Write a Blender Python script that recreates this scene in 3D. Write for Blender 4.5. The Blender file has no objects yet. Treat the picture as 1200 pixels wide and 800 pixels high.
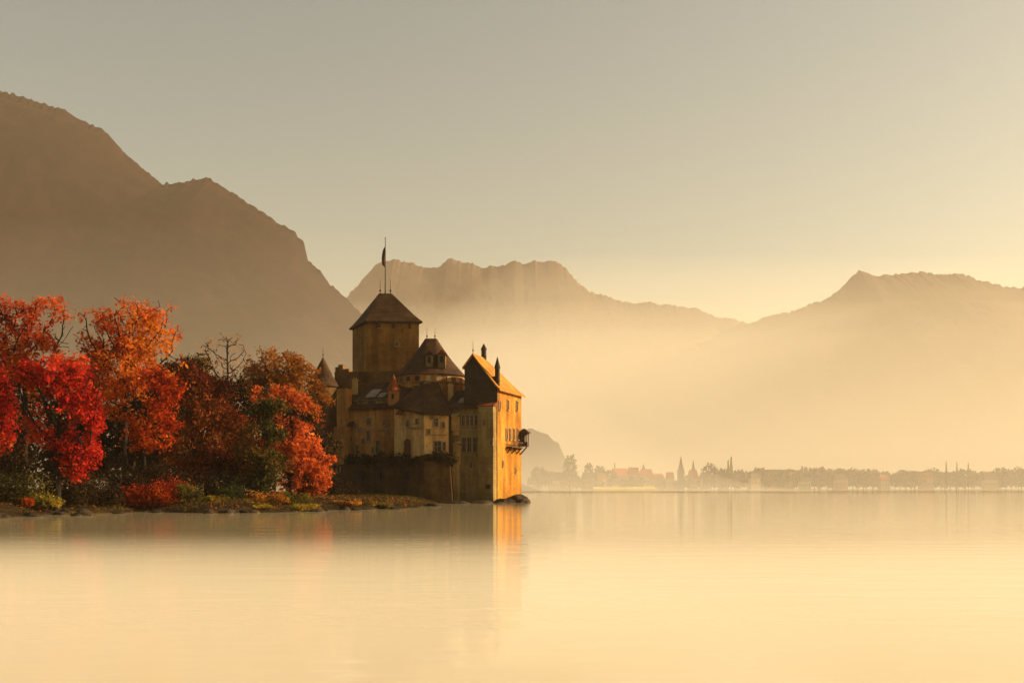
import bpy, math, random
import numpy as np
from mathutils import Vector

random.seed(7)
RNG = np.random.default_rng(11)
R = math.radians
sc = bpy.context.scene
col = sc.collection

# ------------------------------------------------------------------ camera
F = 1167.0            # focal length in photo pixels (35 mm on 36 mm film, 1200 px wide)
HZ = 573.4            # horizon row
CAMH = 2.0
cam_d = bpy.data.cameras.new("camera")
cam = bpy.data.objects.new("camera", cam_d)
col.objects.link(cam)
cam.location = (0, 0, CAMH)
cam.rotation_euler = (R(90), 0, 0)
cam_d.sensor_width = 36.0
cam_d.lens = 35.0
cam_d.shift_y = (HZ - 400.0) / 1200.0
cam_d.clip_start = 0.5
cam_d.clip_end = 20000
sc.camera = cam

# ------------------------------------------------------------------ light
SUN_AZ, SUN_EL = 80.0, 22.0          # azimuth from the view axis towards the right
sd = Vector((math.sin(R(SUN_AZ)) * math.cos(R(SUN_EL)), math.cos(R(SUN_AZ)) * math.cos(R(SUN_EL)), math.sin(R(SUN_EL))))
w = bpy.data.worlds.new("World")
sc.world = w
w.use_nodes = True
nt = w.node_tree
bg = nt.nodes["Background"]
sky = nt.nodes.new("ShaderNodeTexSky")
sky.sky_type = 'NISHITA'
sky.sun_disc = False
sky.sun_elevation = R(SUN_EL)
sky.sun_rotation = R(SUN_AZ)
sky.altitude = 0
sky.air_density = 1.3
sky.dust_density = 2.0
sky.ozone_density = 0.8
tint = nt.nodes.new("ShaderNodeMix")
tint.data_type = 'RGBA'
tint.blend_type = 'MULTIPLY'
tint.inputs[0].default_value = 1.0
tint.inputs[7].default_value = (0.95, 0.81, 0.575, 1)
nt.links.new(sky.outputs[0], tint.inputs[6])
nt.links.new(tint.outputs[2], bg.inputs[0])
bg.inputs[1].default_value = 0.057
sun_d = bpy.data.lights.new("sun", 'SUN')
sun_d.energy = 4.0
sun_d.angle = R(0.6)
sun_d.color = (1.0, 0.79, 0.50)
sun = bpy.data.objects.new("sun", sun_d)
sun.rotation_euler = sd.to_track_quat('Z', 'Y').to_euler()
col.objects.link(sun)

sc.view_settings.view_transform = 'Standard'
sc.view_settings.look = 'None'
sc.view_settings.exposure = 1.48
sc.view_settings.gamma = 1.0
sc.cycles.use_denoising = True
sc.cycles.max_bounces = 6
sc.cycles.volume_bounces = 3
sc.cycles.transparent_max_bounces = 16

HAZE_DENSITY = 0.000075
HAZE_COLOR = (1.0, 0.83, 0.63, 1)
MIST_COLOR = (1.0, 0.94, 0.82, 1)

# ------------------------------------------------------------------ helpers
def px2x(px, Y): return (px - 600.0) / F * Y
def py2z(py, Y): return CAMH + (HZ - py) / F * Y
def P(px, Y): return np.array([px2x(px, Y), Y])

def tag(o, label=None, cat=None, group=None, kind=None):
    if label: o['label'] = label
    if cat: o['category'] = cat
    if group: o['group'] = group
    if kind: o['kind'] = kind
    return o

def empty(name, loc, rz=0):
    o = bpy.data.objects.new(name, None)
    o.location = loc
    o.rotation_euler = (0, 0, rz)
    o.empty_display_size = 0.5
    col.objects.link(o)
    return o

class MB:
    """collects vertices and faces; build() links ONE mesh object"""
    def __init__(s): s.v = []; s.f = []
    def add(s, vs, fs):
        b = len(s.v)
        s.v.extend([tuple(float(c) for c in q) for q in vs])
        s.f.extend([tuple(i + b for i in f) for f in fs])
    def prism(s, poly, z0, z1, batter=0.0):
        """vertical prism over a counter-clockwise plan polygon"""
        n = len(poly)
        c = np.mean(np.array(poly), axis=0)
        z1s = z1 if hasattr(z1, '__len__') else [z1] * n
        lo = [(*(c + (np.array(p) - c) * (1 + batter)), z0) for p in poly]
        hi = [(p[0], p[1], z1s[i]) for i, p in enumerate(poly)]
        fs = [(i, (i + 1) % n, n + (i + 1) % n, n + i) for i in range(n)]
        fs.append(tuple(range(n - 1, -1, -1))); fs.append(tuple(range(n, 2 * n)))
        s.add(lo + hi, fs)
    def box(s, c, u, wu, v, wv, z0, z1):
        """box centred on plan point c, axes u and v (unit 2-vectors), full widths wu and wv"""
        c = np.array(c[:2]); u = np.array(u); v = np.array(v)
        pl = [c - u * wu / 2 - v * wv / 2, c + u * wu / 2 - v * wv / 2, c + u * wu / 2 + v * wv / 2, c - u * wu / 2 + v * wv / 2]
        s.prism(pl, z0, z1)
    def lathe(s, c, prof, n=24, a0=0.0, sx=1.0):
        """surface of revolution about plan point c; prof = [(radius, z)]"""
        vs = []; fs = []
        for (r, z) in prof:
            for k in range(n):
                a = a0 + 2 * math.pi * k / n
                vs.append((c[0] + r * sx * math.cos(a), c[1] + r * math.sin(a), z))
        for j in range(len(prof) - 1):
            for k in range(n):
                k2 = (k + 1) % n
                fs.append((j * n + k, j * n + k2, (j + 1) * n + k2, (j + 1) * n + k))
        fs.append(tuple(range(n - 1, -1, -1)))
        fs.append(tuple((len(prof) - 1) * n + k for k in range(n)))
        s.add(vs, fs)
    def tube(s, a, b, r0, r1, n=6):
        a = Vector(a); b = Vector(b); d = (b - a)
        if d.length < 1e-6: return
        d.normalize()
        x = d.orthogonal().normalized(); y = d.cross(x)
        vs = []
        for (p, r) in ((a, r0), (b, r1)):
            for k in range(n):
                t = 2 * math.pi * k / n
                vs.append(p + x * (r * math.cos(t)) + y * (r * math.sin(t)))
        fs = [(k, (k + 1) % n, n + (k + 1) % n, n + k) for k in range(n)]
        fs.append(tuple(range(n - 1, -1, -1))); fs.append(tuple(range(n, 2 * n)))
        s.add(vs, fs)
    def build(s, name, m, parent=None, off=(0, 0, 0), smooth=False):
        me = bpy.data.meshes.new(name)
        ox, oy, oz = off
        me.from_pydata([(x - ox, y - oy, z - oz) for x, y, z in s.v], [], s.f)
        me.update()
        if m: me.materials.append(m)
        if smooth:
            me.polygons.foreach_set('use_smooth', [True] * len(me.polygons))
        o = bpy.data.objects.new(name, me)
        col.objects.link(o)
        if parent: o.parent = parent
        return o

def np_mesh(name, V, Fq, m, parent=None, smooth=False, tone=None):
    """mesh from numpy arrays: V (n,3), Fq (m,k)"""
    me = bpy.data.meshes.new(name)
    nv, (nf, k) = len(V), Fq.shape
    me.vertices.add(nv); me.vertices.foreach_set('co', V.astype(np.float32).ravel())
    me.loops.add(nf * k); me.loops.foreach_set('vertex_index', Fq.astype(np.int32).ravel())
    me.polygons.add(nf)
    me.polygons.foreach_set('loop_start', np.arange(0, nf * k, k, dtype=np.int32))
    me.polygons.foreach_set('loop_total', np.full(nf, k, dtype=np.int32))
    if smooth: me.polygons.foreach_set('use_smooth', np.ones(nf, dtype=bool))
    me.update(calc_edges=True)
    if tone is not None:
        at = me.attributes.new('tone', 'FLOAT', 'FACE')
        at.data.foreach_set('value', tone.astype(np.float32))
    if m: me.materials.append(m)
    me.validate()
    o = bpy.data.objects.new(name, me)
    col.objects.link(o)
    if parent: o.parent = parent
    return o

def vnoise(x, y, seed=0):
    xi = np.floor(x).astype(np.int64); yi = np.floor(y).astype(np.int64)
    xf = x - xi; yf = y - yi
    u = xf * xf * (3 - 2 * xf); v = yf * yf * (3 - 2 * yf)
    def h(a, b):
        n = (a * 374761393 + b * 668265263 + seed * 974711) & 0xffffffff
        n = ((n ^ (n >> 13)) * 1274126177) & 0xffffffff
        return ((n ^ (n >> 16)) & 0xffff) / 65535.0
    return (h(xi, yi) * (1 - u) + h(xi + 1, yi) * u) * (1 - v) + (h(xi, yi + 1) * (1 - u) + h(xi + 1, yi + 1) * u) * v
def fbm(x, y, oct=5, seed=0, ridged=False):
    s = 0; a = 0.5; t = 0
    for i in range(oct):
        n = vnoise(x * 2 ** i, y * 2 ** i, seed + i * 17)
        if ridged: n = 1 - abs(2 * n - 1)
        s = s + a * n; t += a; a *= 0.5
    return s / t

# ------------------------------------------------------------------ materials
def new_mat(name):
    m = bpy.data.materials.new(name); m.use_nodes = True
    n = m.node_tree.nodes; b = n["Principled BSDF"]
    return m, m.node_tree, n, b
def ramp(t, n, fac, stops):
    r = n.new("ShaderNodeValToRGB")
    cr = r.color_ramp
    while len(cr.elements) < len(stops): cr.elements.new(0.5)
    for e, (p, c) in zip(cr.elements, stops):
        e.position = p; e.color = (*c, 1)
    t.links.new(fac, r.inputs[0])
    return r
def noise(t, n, scale, detail=5, rough=0.6, vec=None, stretch=None, distort=0.0):
    k = n.new("ShaderNodeTexNoise")
    k.inputs['Scale'].default_value = scale; k.inputs['Detail'].default_value = detail
    k.inputs['Roughness'].default_value = rough; k.inputs['Distortion'].default_value = distort
    tc = n.new("ShaderNodeTexCoord")
    src = tc.outputs['Object']
    if stretch:
        mp = n.new("ShaderNodeMapping"); mp.inputs['Scale'].default_value = stretch
        t.links.new(src, mp.inputs[0]); src = mp.outputs[0]
    t.links.new(src, k.inputs['Vector'])
    return k
def mixc(t, n, fac, a, b, mode='MIX'):
    k = n.new("ShaderNodeMix"); k.data_type = 'RGBA'; k.blend_type = mode
    for s, i in ((fac, 0), (a, 6), (b, 7)):
        if hasattr(s, 'is_linked'): t.links.new(s, k.inputs[i])
        elif i == 0: k.inputs[0].default_value = s
        else: k.inputs[i].default_value = (*s, 1)
    return k.outputs[2]
def bump(t, n, b, h, strength, dist):
    k = n.new("ShaderNodeBump"); k.inputs['Strength'].default_value = strength; k.inputs['Distance'].default_value = dist
    t.links.new(h, k.inputs['Height']); t.links.new(k.outputs[0], b.inputs['Normal'])

def stone(name, base, dark, pale, mortar=0.35, seed=0.0):
    """plastered, weathered masonry: blotches, rain streaks, stone courses showing through"""
    m, t, n, b = new_mat(name)
    big = noise(t, n, 0.16 + seed * 0.01, 6, 0.62)
    st = noise(t, n, 0.5, 5, 0.65, stretch=(1.0, 1.0, 0.14))
    fine = noise(t, n, 2.2, 6, 0.7)
    c = ramp(t, n, big.outputs[0], [(0.30, dark), (0.52, base), (0.72, pale)]).outputs[0]
    s = ramp(t, n, st.outputs[0], [(0.42, (0.45, 0.40, 0.34)), (0.60, (1, 1, 1))]).outputs[0]
    c = mixc(t, n, 0.75, c, s, 'MULTIPLY')
    br = n.new("ShaderNodeTexBrick")
    tc = n.new("ShaderNodeTexCoord"); sep = n.new("ShaderNodeSeparateXYZ"); cb = n.new("ShaderNodeCombineXYZ")
    ad = n.new("ShaderNodeMath"); ad.operation = 'ADD'
    t.links.new(tc.outputs['Object'], sep.inputs[0])
    t.links.new(sep.outputs[0], ad.inputs[0]); t.links.new(sep.outputs[1], ad.inputs[1])
    t.links.new(ad.outputs[0], cb.inputs[0]); t.links.new(sep.outputs[2], cb.inputs[1])
    t.links.new(cb.outputs[0], br.inputs['Vector'])
    br.inputs['Scale'].default_value = 1.0
    br.inputs['Brick Width'].default_value = 0.8; br.inputs['Row Height'].default_value = 0.38
    br.inputs['Mortar Size'].default_value = 0.03
    br.inputs['Color1'].default_value = (0.72, 0.66, 0.6, 1); br.inputs['Color2'].default_value = (1, 1, 1, 1); br.inputs['Mortar'].default_value = (0.6, 0.55, 0.5, 1)
    c = mixc(t, n, mortar, c, br.outputs[0], 'MULTIPLY')
    f = ramp(t, n, fine.outputs[0], [(0.35, (0.72, 0.70, 0.68)), (0.65, (1.05, 1.05, 1.05))]).outputs[0]
    c = mixc(t, n, 0.8, c, f, 'MULTIPLY')
    t.links.new(c, b.inputs['Base Color'])
    b.inputs['Roughness'].default_value = 0.95
    b.inputs['Specular IOR Level'].default_value = 0.12
    bump(t, n, b, fine.outputs[0], 0.6, 0.08)
    return m
def tiles(name, base, dark, pale):
    m, t, n, b = new_mat(name)
    big = noise(t, n, 0.45, 6, 0.65)
    fine = noise(t, n, 4.5, 4, 0.7)
    c = ramp(t, n, big.outputs[0], [(0.32, dark), (0.5, base), (0.7, pale)]).outputs[0]
    wv = n.new("ShaderNodeTexWave"); wv.bands_direction = 'Z'
    wv.inputs['Scale'].default_value = 1.1; wv.inputs['Distortion'].default_value = 1.2; wv.inputs['Detail'].default_value = 3
    tc = n.new("ShaderNodeTexCoord"); t.links.new(tc.outputs['Object'], wv.inputs['Vector'])
    k = ramp(t, n, wv.outputs[0], [(0.1, (0.55, 0.5, 0.45)), (0.5, (1, 1, 1))]).outputs[0]
    c = mixc(t, n, 0.5, c, k, 'MULTIPLY')
    f = ramp(t, n, fine.outputs[0], [(0.35, (0.6, 0.58, 0.55)), (0.62, (1.08, 1.08, 1.08))]).outputs[0]
    c = mixc(t, n, 0.8, c, f, 'MULTIPLY')
    t.links.new(c, b.inputs['Base Color'])
    b.inputs['Roughness'].default_value = 0.85
    b.inputs['Specular IOR Level'].default_value = 0.15
    bump(t, n, b, wv.outputs[0], 0.5, 0.06)
    return m
def plain(name, base, rough=0.8, vary=0.25, scale=3.0):
    m, t, n, b = new_mat(name)
    k = noise(t, n, scale, 5, 0.65)
    lo = tuple(c * (1 - vary) for c in base); hi = tuple(min(1, c * (1 + vary)) for c in base)
    t.links.new(ramp(t, n, k.outputs[0], [(0.35, lo), (0.65, hi)]).outputs[0], b.inputs['Base Color'])
    b.inputs['Roughness'].default_value = rough
    b.inputs['Specular IOR Level'].default_value = 0.2
    return m
def leaf(name, stops, trans=0.45):
    """leaves: colour varies from leaf to leaf and clump to clump (stored per face), thin and translucent"""
    m, t, n, b = new_mat(name)
    a = n.new("ShaderNodeAttribute"); a.attribute_name = 'tone'
    c = ramp(t, n, a.outputs['Fac'], stops).outputs[0]
    d = n.new("ShaderNodeBsdfDiffuse"); tr = n.new("ShaderNodeBsdfTranslucent"); mx = n.new("ShaderNodeMixShader")
    t.links.new(c, d.inputs[0]); t.links.new(c, tr.inputs[0])
    mx.inputs[0].default_value = trans
    t.links.new(d.outputs[0], mx.inputs[1]); t.links.new(tr.outputs[0], mx.inputs[2])
    t.links.new(mx.outputs[0], n["Material Output"].inputs[0])
    return m
def volume(name, color, density, g):
    m, t, n, b = new_mat(name)
    n.remove(b)
    v = n.new("ShaderNodeVolumePrincipled")
    v.inputs['Color'].default_value = color; v.inputs['Density'].default_value = density; v.inputs['Anisotropy'].default_value = g
    t.links.new(v.outputs[0], n["Material Output"].inputs['Volume'])
    return m

M = {}
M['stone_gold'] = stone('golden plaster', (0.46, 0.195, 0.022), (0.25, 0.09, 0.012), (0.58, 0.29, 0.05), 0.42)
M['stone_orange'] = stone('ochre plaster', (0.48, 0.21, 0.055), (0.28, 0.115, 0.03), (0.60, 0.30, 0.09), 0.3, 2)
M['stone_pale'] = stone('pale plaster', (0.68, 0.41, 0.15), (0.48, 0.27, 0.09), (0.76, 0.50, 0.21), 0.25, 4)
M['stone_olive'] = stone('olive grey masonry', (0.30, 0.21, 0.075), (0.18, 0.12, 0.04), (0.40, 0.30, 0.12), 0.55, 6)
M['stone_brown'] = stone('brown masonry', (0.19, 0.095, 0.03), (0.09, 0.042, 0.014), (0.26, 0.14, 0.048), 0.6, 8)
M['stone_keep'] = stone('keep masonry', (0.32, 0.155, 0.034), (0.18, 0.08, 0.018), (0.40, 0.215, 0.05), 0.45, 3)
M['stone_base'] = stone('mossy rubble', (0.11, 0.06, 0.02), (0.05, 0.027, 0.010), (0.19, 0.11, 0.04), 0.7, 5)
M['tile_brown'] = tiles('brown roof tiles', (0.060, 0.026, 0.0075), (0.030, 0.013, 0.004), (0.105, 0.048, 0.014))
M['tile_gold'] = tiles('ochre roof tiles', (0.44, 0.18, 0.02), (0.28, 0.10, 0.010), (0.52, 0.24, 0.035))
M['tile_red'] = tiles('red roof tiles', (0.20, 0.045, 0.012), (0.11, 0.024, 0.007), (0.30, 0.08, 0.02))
M['slate'] = tiles('slate cladding', (0.045, 0.030, 0.018), (0.025, 0.016, 0.010), (0.07, 0.045, 0.028))
M['wood'] = plain('dark timber', (0.06, 0.032, 0.016))
M['door'] = plain('red brown door', (0.10, 0.025, 0.012))
M['frame'] = plain('stone surround', (0.26, 0.16, 0.075))
M['shutter'] = plain('pale shutter', (0.40, 0.30, 0.15))
M['metal'] = plain('dark iron', (0.05, 0.04, 0.03), 0.5)
M['lead'] = plain('weathered lead', (0.20, 0.15, 0.11), 0.6, .35, 1.5)
M['flag'] = plain('dark flag cloth', (0.10, 0.018, 0.012))
m, t, n, b = new_mat('window glass'); b.inputs['Base Color'].default_value = (0.012, 0.008, 0.005, 1); b.inputs['Roughness'].default_value = 0.35; b.inputs['Specular IOR Level'].default_value = 0.2
M['glass'] = m
M['rock'] = stone('shore rock', (0.055, 0.037, 0.02), (0.028, 0.019, 0.011), (0.10, 0.07, 0.04), 0.0, 1)
M['bark'] = plain('bark', (0.018, 0.010, 0.006), 0.95, 0.4, 2.0)
M['bark_pale'] = plain('pale bark', (0.10, 0.055, 0.028), 0.95, 0.3, 2.0)

# mountains: autumn forest with rock, purely by place and height on the slope
def mountain_mat(name, forest, autumn, rockc, scale):
    m, t, n, b = new_mat(name)
    a = noise(t, n, scale, 8, 0.65); c2 = noise(t, n, scale * 5, 6, 0.7)
    c = ramp(t, n, a.outputs[0], [(0.36, forest), (0.55, autumn), (0.70, rockc)]).outputs[0]
    f = ramp(t, n, c2.outputs[0], [(0.35, (0.6, 0.6, 0.6)), (0.65, (1.15, 1.15, 1.15))]).outputs[0]
    c = mixc(t, n, 0.9, c, f, 'MULTIPLY')
    t.links.new(c, b.inputs['Base Color']); b.inputs['Roughness'].default_value = 1.0
    b.inputs['Specular IOR Level'].default_value = 0.05
    return m
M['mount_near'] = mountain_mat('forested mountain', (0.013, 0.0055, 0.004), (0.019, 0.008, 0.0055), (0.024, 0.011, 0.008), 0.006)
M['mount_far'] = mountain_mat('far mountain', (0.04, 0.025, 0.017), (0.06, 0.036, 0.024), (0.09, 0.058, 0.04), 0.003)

m, t, n, b = new_mat('lake water')
b.inputs['Base Color'].default_value = (0.40, 0.32, 0.19, 1)
b.inputs['IOR'].default_value = 1.33
b.inputs['Roughness'].default_value = 0.05
k1 = noise(t, n, 0.55, 3, 0.5, stretch=(0.35, 1.0, 1.0)); k2 = noise(t, n, 2.6, 2, 0.5, stretch=(0.4, 1.0, 1.0))
ad = n.new("ShaderNodeMath"); ad.operation = 'MULTIPLY_ADD'; ad.inputs[1].default_value = 0.3
t.links.new(k2.outputs[0], ad.inputs[0]); t.links.new(k1.outputs[0], ad.inputs[2])
bump(t, n, b, ad.outputs[0], 0.24, 0.10)
M['water'] = m

m, t, n, b = new_mat('shore earth')
k = noise(t, n, 0.5, 7, 0.7); k2 = noise(t, n, 3.0, 5, 0.7)
c = ramp(t, n, k.outputs[0], [(0.35, (0.014, 0.009, 0.004)), (0.5, (0.028, 0.017, 0.006)), (0.62, (0.055, 0.03, 0.009)), (0.75, (0.042, 0.034, 0.009))]).outputs[0]
f = ramp(t, n, k2.outputs[0], [(0.35, (0.5, 0.5, 0.5)), (0.65, (1.2, 1.2, 1.2))]).outputs[0]
t.links.new(mixc(t, n, 0.9, c, f, 'MULTIPLY'), b.inputs['Base Color']); b.inputs['Roughness'].default_value = 1.0; b.inputs['Specular IOR Level'].default_value = 0.05
bump(t, n, b, k2.outputs[0], 0.8, 0.15)
M['earth'] = m
M['far_land'] = plain('far shore land', (0.09, 0.07, 0.03), 1.0, 0.4, 0.03)
M['field'] = plain('yellow meadow', (0.55, 0.40, 0.03), 1.0, 0.15, 0.05)

# ------------------------------------------------------------------ the haze
def closed_box(name, lo, hi, m):
    b = MB(); x0, y0, z0 = lo; x1, y1, z1 = hi
    b.prism([(x0, y0), (x1, y0), (x1, y1), (x0, y1)], z0, z1)
    return b.build(name, m)
BOX = 2700
tag(closed_box('haze', (-BOX, -120, -3), (BOX, 5000, 975), volume('pale haze', HAZE_COLOR, HAZE_DENSITY, 0.18)), kind='stuff')

def mist_bank(name, x0, x1, soft0, soft1, yc, ry, H, density, g=0.06, power=1.5):
    """a long bank of mist lying on the water, even density inside: highest along its middle, thinning smoothly to its edges"""
    nx, ny = 48, 64; zb = 0.6 if H > 5 else 0.04
    X = np.linspace(x0, x1, nx + 1); T = np.linspace(-1, 1, ny + 1)
    def ss(t): t = np.clip(t, 0, 1); return t * t * (3 - 2 * t)
    fx = ss((X - x0) / soft0) * ss((x1 - X) / soft1)
    V = []
    for t in T:
        for x, f in zip(X, fx): V.append((x, yc + t * ry, zb + 0.003 + H * f * (1 - abs(t)) ** power))
    n1 = len(V)
    for t in T:
        for x in X: V.append((x, yc + t * ry, zb))
    k = nx + 1; fs = []
    for j in range(ny):
        for i in range(nx):
            q = j * k + i; fs.append((q, q + 1, q + 1 + k, q + k)); fs.append((n1 + q + k, n1 + q + k + 1, n1 + q + 1, n1 + q))
    for i in range(nx): fs.append((n1 + i, n1 + i + 1, i + 1, i)); q = ny * k + i; fs.append((q, q + 1, n1 + q + 1, n1 + q))
    for j in range(ny): q = j * k; fs.append((q, q + k, n1 + q + k, n1 + q)); q = j * k + nx; fs.append((q + k, q, n1 + q, n1 + q + k))
    b = MB(); b.add(V, fs)
    return tag(b.build(name, volume('mist', MIST_COLOR, density, g)), kind='stuff')
mist_bank('mist', -260, 1900, 700, 500, 1000, 600, 120, 0.00024)
mist_bank('mist', -900, 1900, 1000, 500, 1250, 520, 330, 0.00017)
mist_bank('mist', -1500, 250, 900, 450, 900, 300, 250, 0.00055)
mist_bank('mist', -2300, 2500, 900, 600, 2980, 930, 570, 0.0017, power=1.9)
mist_bank('mist', -2200, 2450, 900, 600, 2860, 900, 470, 0.0012, power=1.9)
mist_bank('mist', -560, 2200, 620, 500, 1980, 560, 470, 0.0021, power=1.8)
mist_bank('mist', -70, 70, 14, 14, 0, 47, 1.25, 0.09, g=0.0, power=2.1)

# ------------------------------------------------------------------ water and ground
b = MB()
b.add([(-BOX + 60, -100, 0), (BOX - 60, -100, 0), (BOX - 60, 4900, 0), (-BOX + 60, 4900, 0)], [(0, 1, 2, 3)])
tag(b.build('water', M['water']), kind='structure')

def wl(px, py):            # a point of the waterline
    Y = CAMH * F / (py - HZ); return P(px, Y)
SHORE = [wl(-60, 609), wl(0, 606.5), wl(40, 604.5), wl(70, 601.5), wl(110, 601), wl(170, 599.5), wl(230, 601), wl(300, 600.5), wl(345, 599), wl(400, 597), wl(440, 596.5),
         wl(490, 594.5), P(508, 143), P(528, 150.5), P(560, 151.5), P(585, 152), P(612, 152.5), P(618, 158), P(612, 166), P(606, 170), P(560, 200), P(440, 262), P(250, 320), np.array([-190, 330]), np.array([-300, 300]),
         np.array([-300, 60]), np.array([-120, 62]), np.array([-70, 68])]
SH = np.array(SHORE)
def shore_dist(x, y):
    """signed distance to the shoreline, positive on land (arrays)"""
    d = np.full(x.shape, 1e9); ins = np.zeros(x.shape, bool)
    for i in range(len(SH)):
        a = SH[i]; c = SH[(i + 1) % len(SH)]; e = c - a
        tt = np.clip(((x - a[0]) * e[0] + (y - a[1]) * e[1]) / (e @ e), 0, 1)
        d = np.minimum(d, np.hypot(x - a[0] - tt * e[0], y - a[1] - tt * e[1]))
        cond = (a[1] > y) != (c[1] > y)
        ins ^= cond & (x < (c[0] - a[0]) * (y - a[1]) / (c[1] - a[1] + 1e-12) + a[0])
    return np.where(ins, d, -d)
def ground_z(x, y):
    x = np.atleast_1d(np.asarray(x, float)); y = np.atleast_1d(np.asarray(y, float))
    d = shore_dist(x, y) + (fbm(x * 0.35, y * 0.35, 4, 3) - 0.5) * 2.2
    z = np.where(d > 0, 1.1 * (1 - np.exp(-d / 3.0)) + 0.012 * np.clip(d, 0, 80), 0.35 * d)
    z = z + (fbm(x * 0.6, y * 0.6, 4, 9) - 0.5) * 0.5 * np.clip(d + 1, 0, 1)
    return np.maximum(z, -1.6)
gx = np.concatenate([np.arange(-300, -80, 4.0), np.arange(-80, 14, 0.8)]); gy = np.concatenate([np.arange(58, 170, 0.8), np.arange(170, 340, 4.0)])
GX, GY = np.meshgrid(gx, gy)
GZ = ground_z(GX.ravel(), GY.ravel())
nxg, nyg = len(gx), len(gy)
ii = (np.arange(nyg - 1)[:, None] * nxg + np.arange(nxg - 1)[None, :]).ravel()
tag(np_mesh('ground', np.stack([GX.ravel(), GY.ravel(), GZ], 1), np.stack([ii, ii + 1, ii + 1 + nxg, ii + nxg], 1), M['earth'], smooth=True), kind='structure')

# ------------------------------------------------------------------ mountains
def mountain(name, prof, Yc, Yf, Yb, m, seed, nx=900, nt=90, rough=0.05, crest=6.0, power=0.85, z_min=-2):
    pxs = np.linspace(prof[0][0], prof[-1][0], nx)
    pys = np.interp(pxs, [p[0] for p in prof], [p[1] for p in prof])
    zc = py2z(pys, Yc); X = px2x(pxs, Yc)
    Yc_x = np.full(nx, Yc)
    kw = np.exp(-0.5 * (np.linspace(-2.5, 2.5, 181)) ** 2); kw /= kw.sum()
    zs = np.convolve(np.pad(zc, 90, mode='edge'), kw, mode='valid')            # the lower slopes are broader than the crest
    rim = (fbm(X / 60.0, X * 0 + seed, 6, seed) - 0.5) * crest * 2.6 + (fbm(X / 9.0, X * 0 + seed, 3, seed + 3) - 0.5) * crest * 1.2
    rows = []
    for j in range(nt + 1):
        tt = j / nt
        Y = Yf + (Yc_x - Yf) * tt
        g = fbm(X / 260.0 + Y / 900.0, Y / 420.0, 6, seed + 5, True)
        env = math.sin(math.pi * min(1, tt)) ** 0.7 if tt < 1 else 0
        z = (zs + (zc - zs) * tt ** 5) * (tt ** power) * (1 + (g - 0.55) * rough * 3.2 * env) + (fbm(X / 30.0, Y / 30.0, 4, seed + 40) - 0.5) * crest * (0.4 + 0.9 * env)
        z = np.minimum(z, CAMH + (zc - CAMH) * Y / Yc * 0.985 if tt < 1 else z) + rim * tt ** 14
        rows.append(np.stack([X, Y, np.maximum(z, z_min)], 1))
    for k in range(1, 13):
        tt = k / 12
        Y = Yc_x + (Yb - Yc_x) * tt
        rows.append(np.stack([X, Y, np.maximum((zc + rim) * (1 - tt) ** 1.2, z_min)], 1))
    V = np.concatenate(rows); nr = len(rows)
    q = (np.arange(nr - 1)[:, None] * nx + np.arange(nx - 1)[None, :]).ravel()
    o = np_mesh(name, V, np.stack([q, q + 1, q + 1 + nx, q + nx], 1), m, smooth=True)
    return tag(o, kind='structure')

mountain('mountain', [(-330, 60), (-150, 75), (-60, 96), (0, 108), (30, 117), (75, 128), (105, 141), (125, 152), (143, 175), (160, 194), (178, 208), (192, 217), (212, 214), (228, 209), (246, 208), (262, 218), (290, 240),
                      (320, 256), (345, 272), (356, 285), (361, 305), (376, 320), (388, 335), (400, 348), (420, 362), (460, 400), (520, 470), (600, 560), (640, 590)],
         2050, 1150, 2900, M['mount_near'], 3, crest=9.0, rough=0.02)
mountain('mountain', [(240, 420), (330, 390), (395, 362), (412, 342), (430, 322), (445, 306), (462, 301), (480, 308), (497, 313), (515, 312), (524, 304), (548, 306), (566, 314), (590, 311), (602, 306), (613, 312), (628, 306),
                      (652, 306), (664, 315), (676, 330), (690, 342), (715, 349), (745, 355), (790, 357), (815, 362), (838, 371), (858, 375), (872, 378), (900, 390), (980, 440), (1100, 520), (1150, 590)],
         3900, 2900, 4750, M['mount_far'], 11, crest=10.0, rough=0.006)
mountain('mountain', [(560, 590), (600, 512), (640, 490), (700, 462), (760, 432), (830, 398), (868, 380), (900, 369), (930, 364), (960, 352), (985, 341), (1000, 324), (1010, 319), (1024, 324), (1050, 321), (1080, 320), (1126, 320),
                      (1142, 328), (1170, 332), (1210, 337), (1300, 345), (1420, 380)],
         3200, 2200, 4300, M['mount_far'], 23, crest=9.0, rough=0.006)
mountain('hill', [(540, 560), (580, 520), (604, 505), (622, 503), (640, 508), (655, 520), (662, 535), (670, 552), (690, 572), (700, 577)],
         1750, 1640, 1900, M['mount_near'], 31, nx=120, nt=30, crest=3.0)

# far shore land and meadow
def strip(name, pts_front, pts_back, z, m):
    b = MB(); k = len(pts_front)
    b.add([(x, y, -0.5) for x, y in pts_front] + [(x, y, z) for x, y in [(p[0], p[1] + 3) for p in pts_front]] + [(x, y, z + 4) for x, y in pts_back],
          [(i, i + 1, k + i + 1, k + i) for i in range(k - 1)] + [(k + i, k + i + 1, 2 * k + i + 1, 2 * k + i) for i in range(k - 1)])
    return tag(b.build(name, m), kind='structure')
xs = np.linspace(-260, 1900, 90)
strip('ground', [(x, 1440 + 22 * (fbm(np.array([x / 90.]), np.array([0.3]), 3, 5)[0] - 0.5) - 0.02 * max(0, x - 200)) for x in xs], [(x, 2400) for x in xs], 1.2, M['far_land'])

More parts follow.
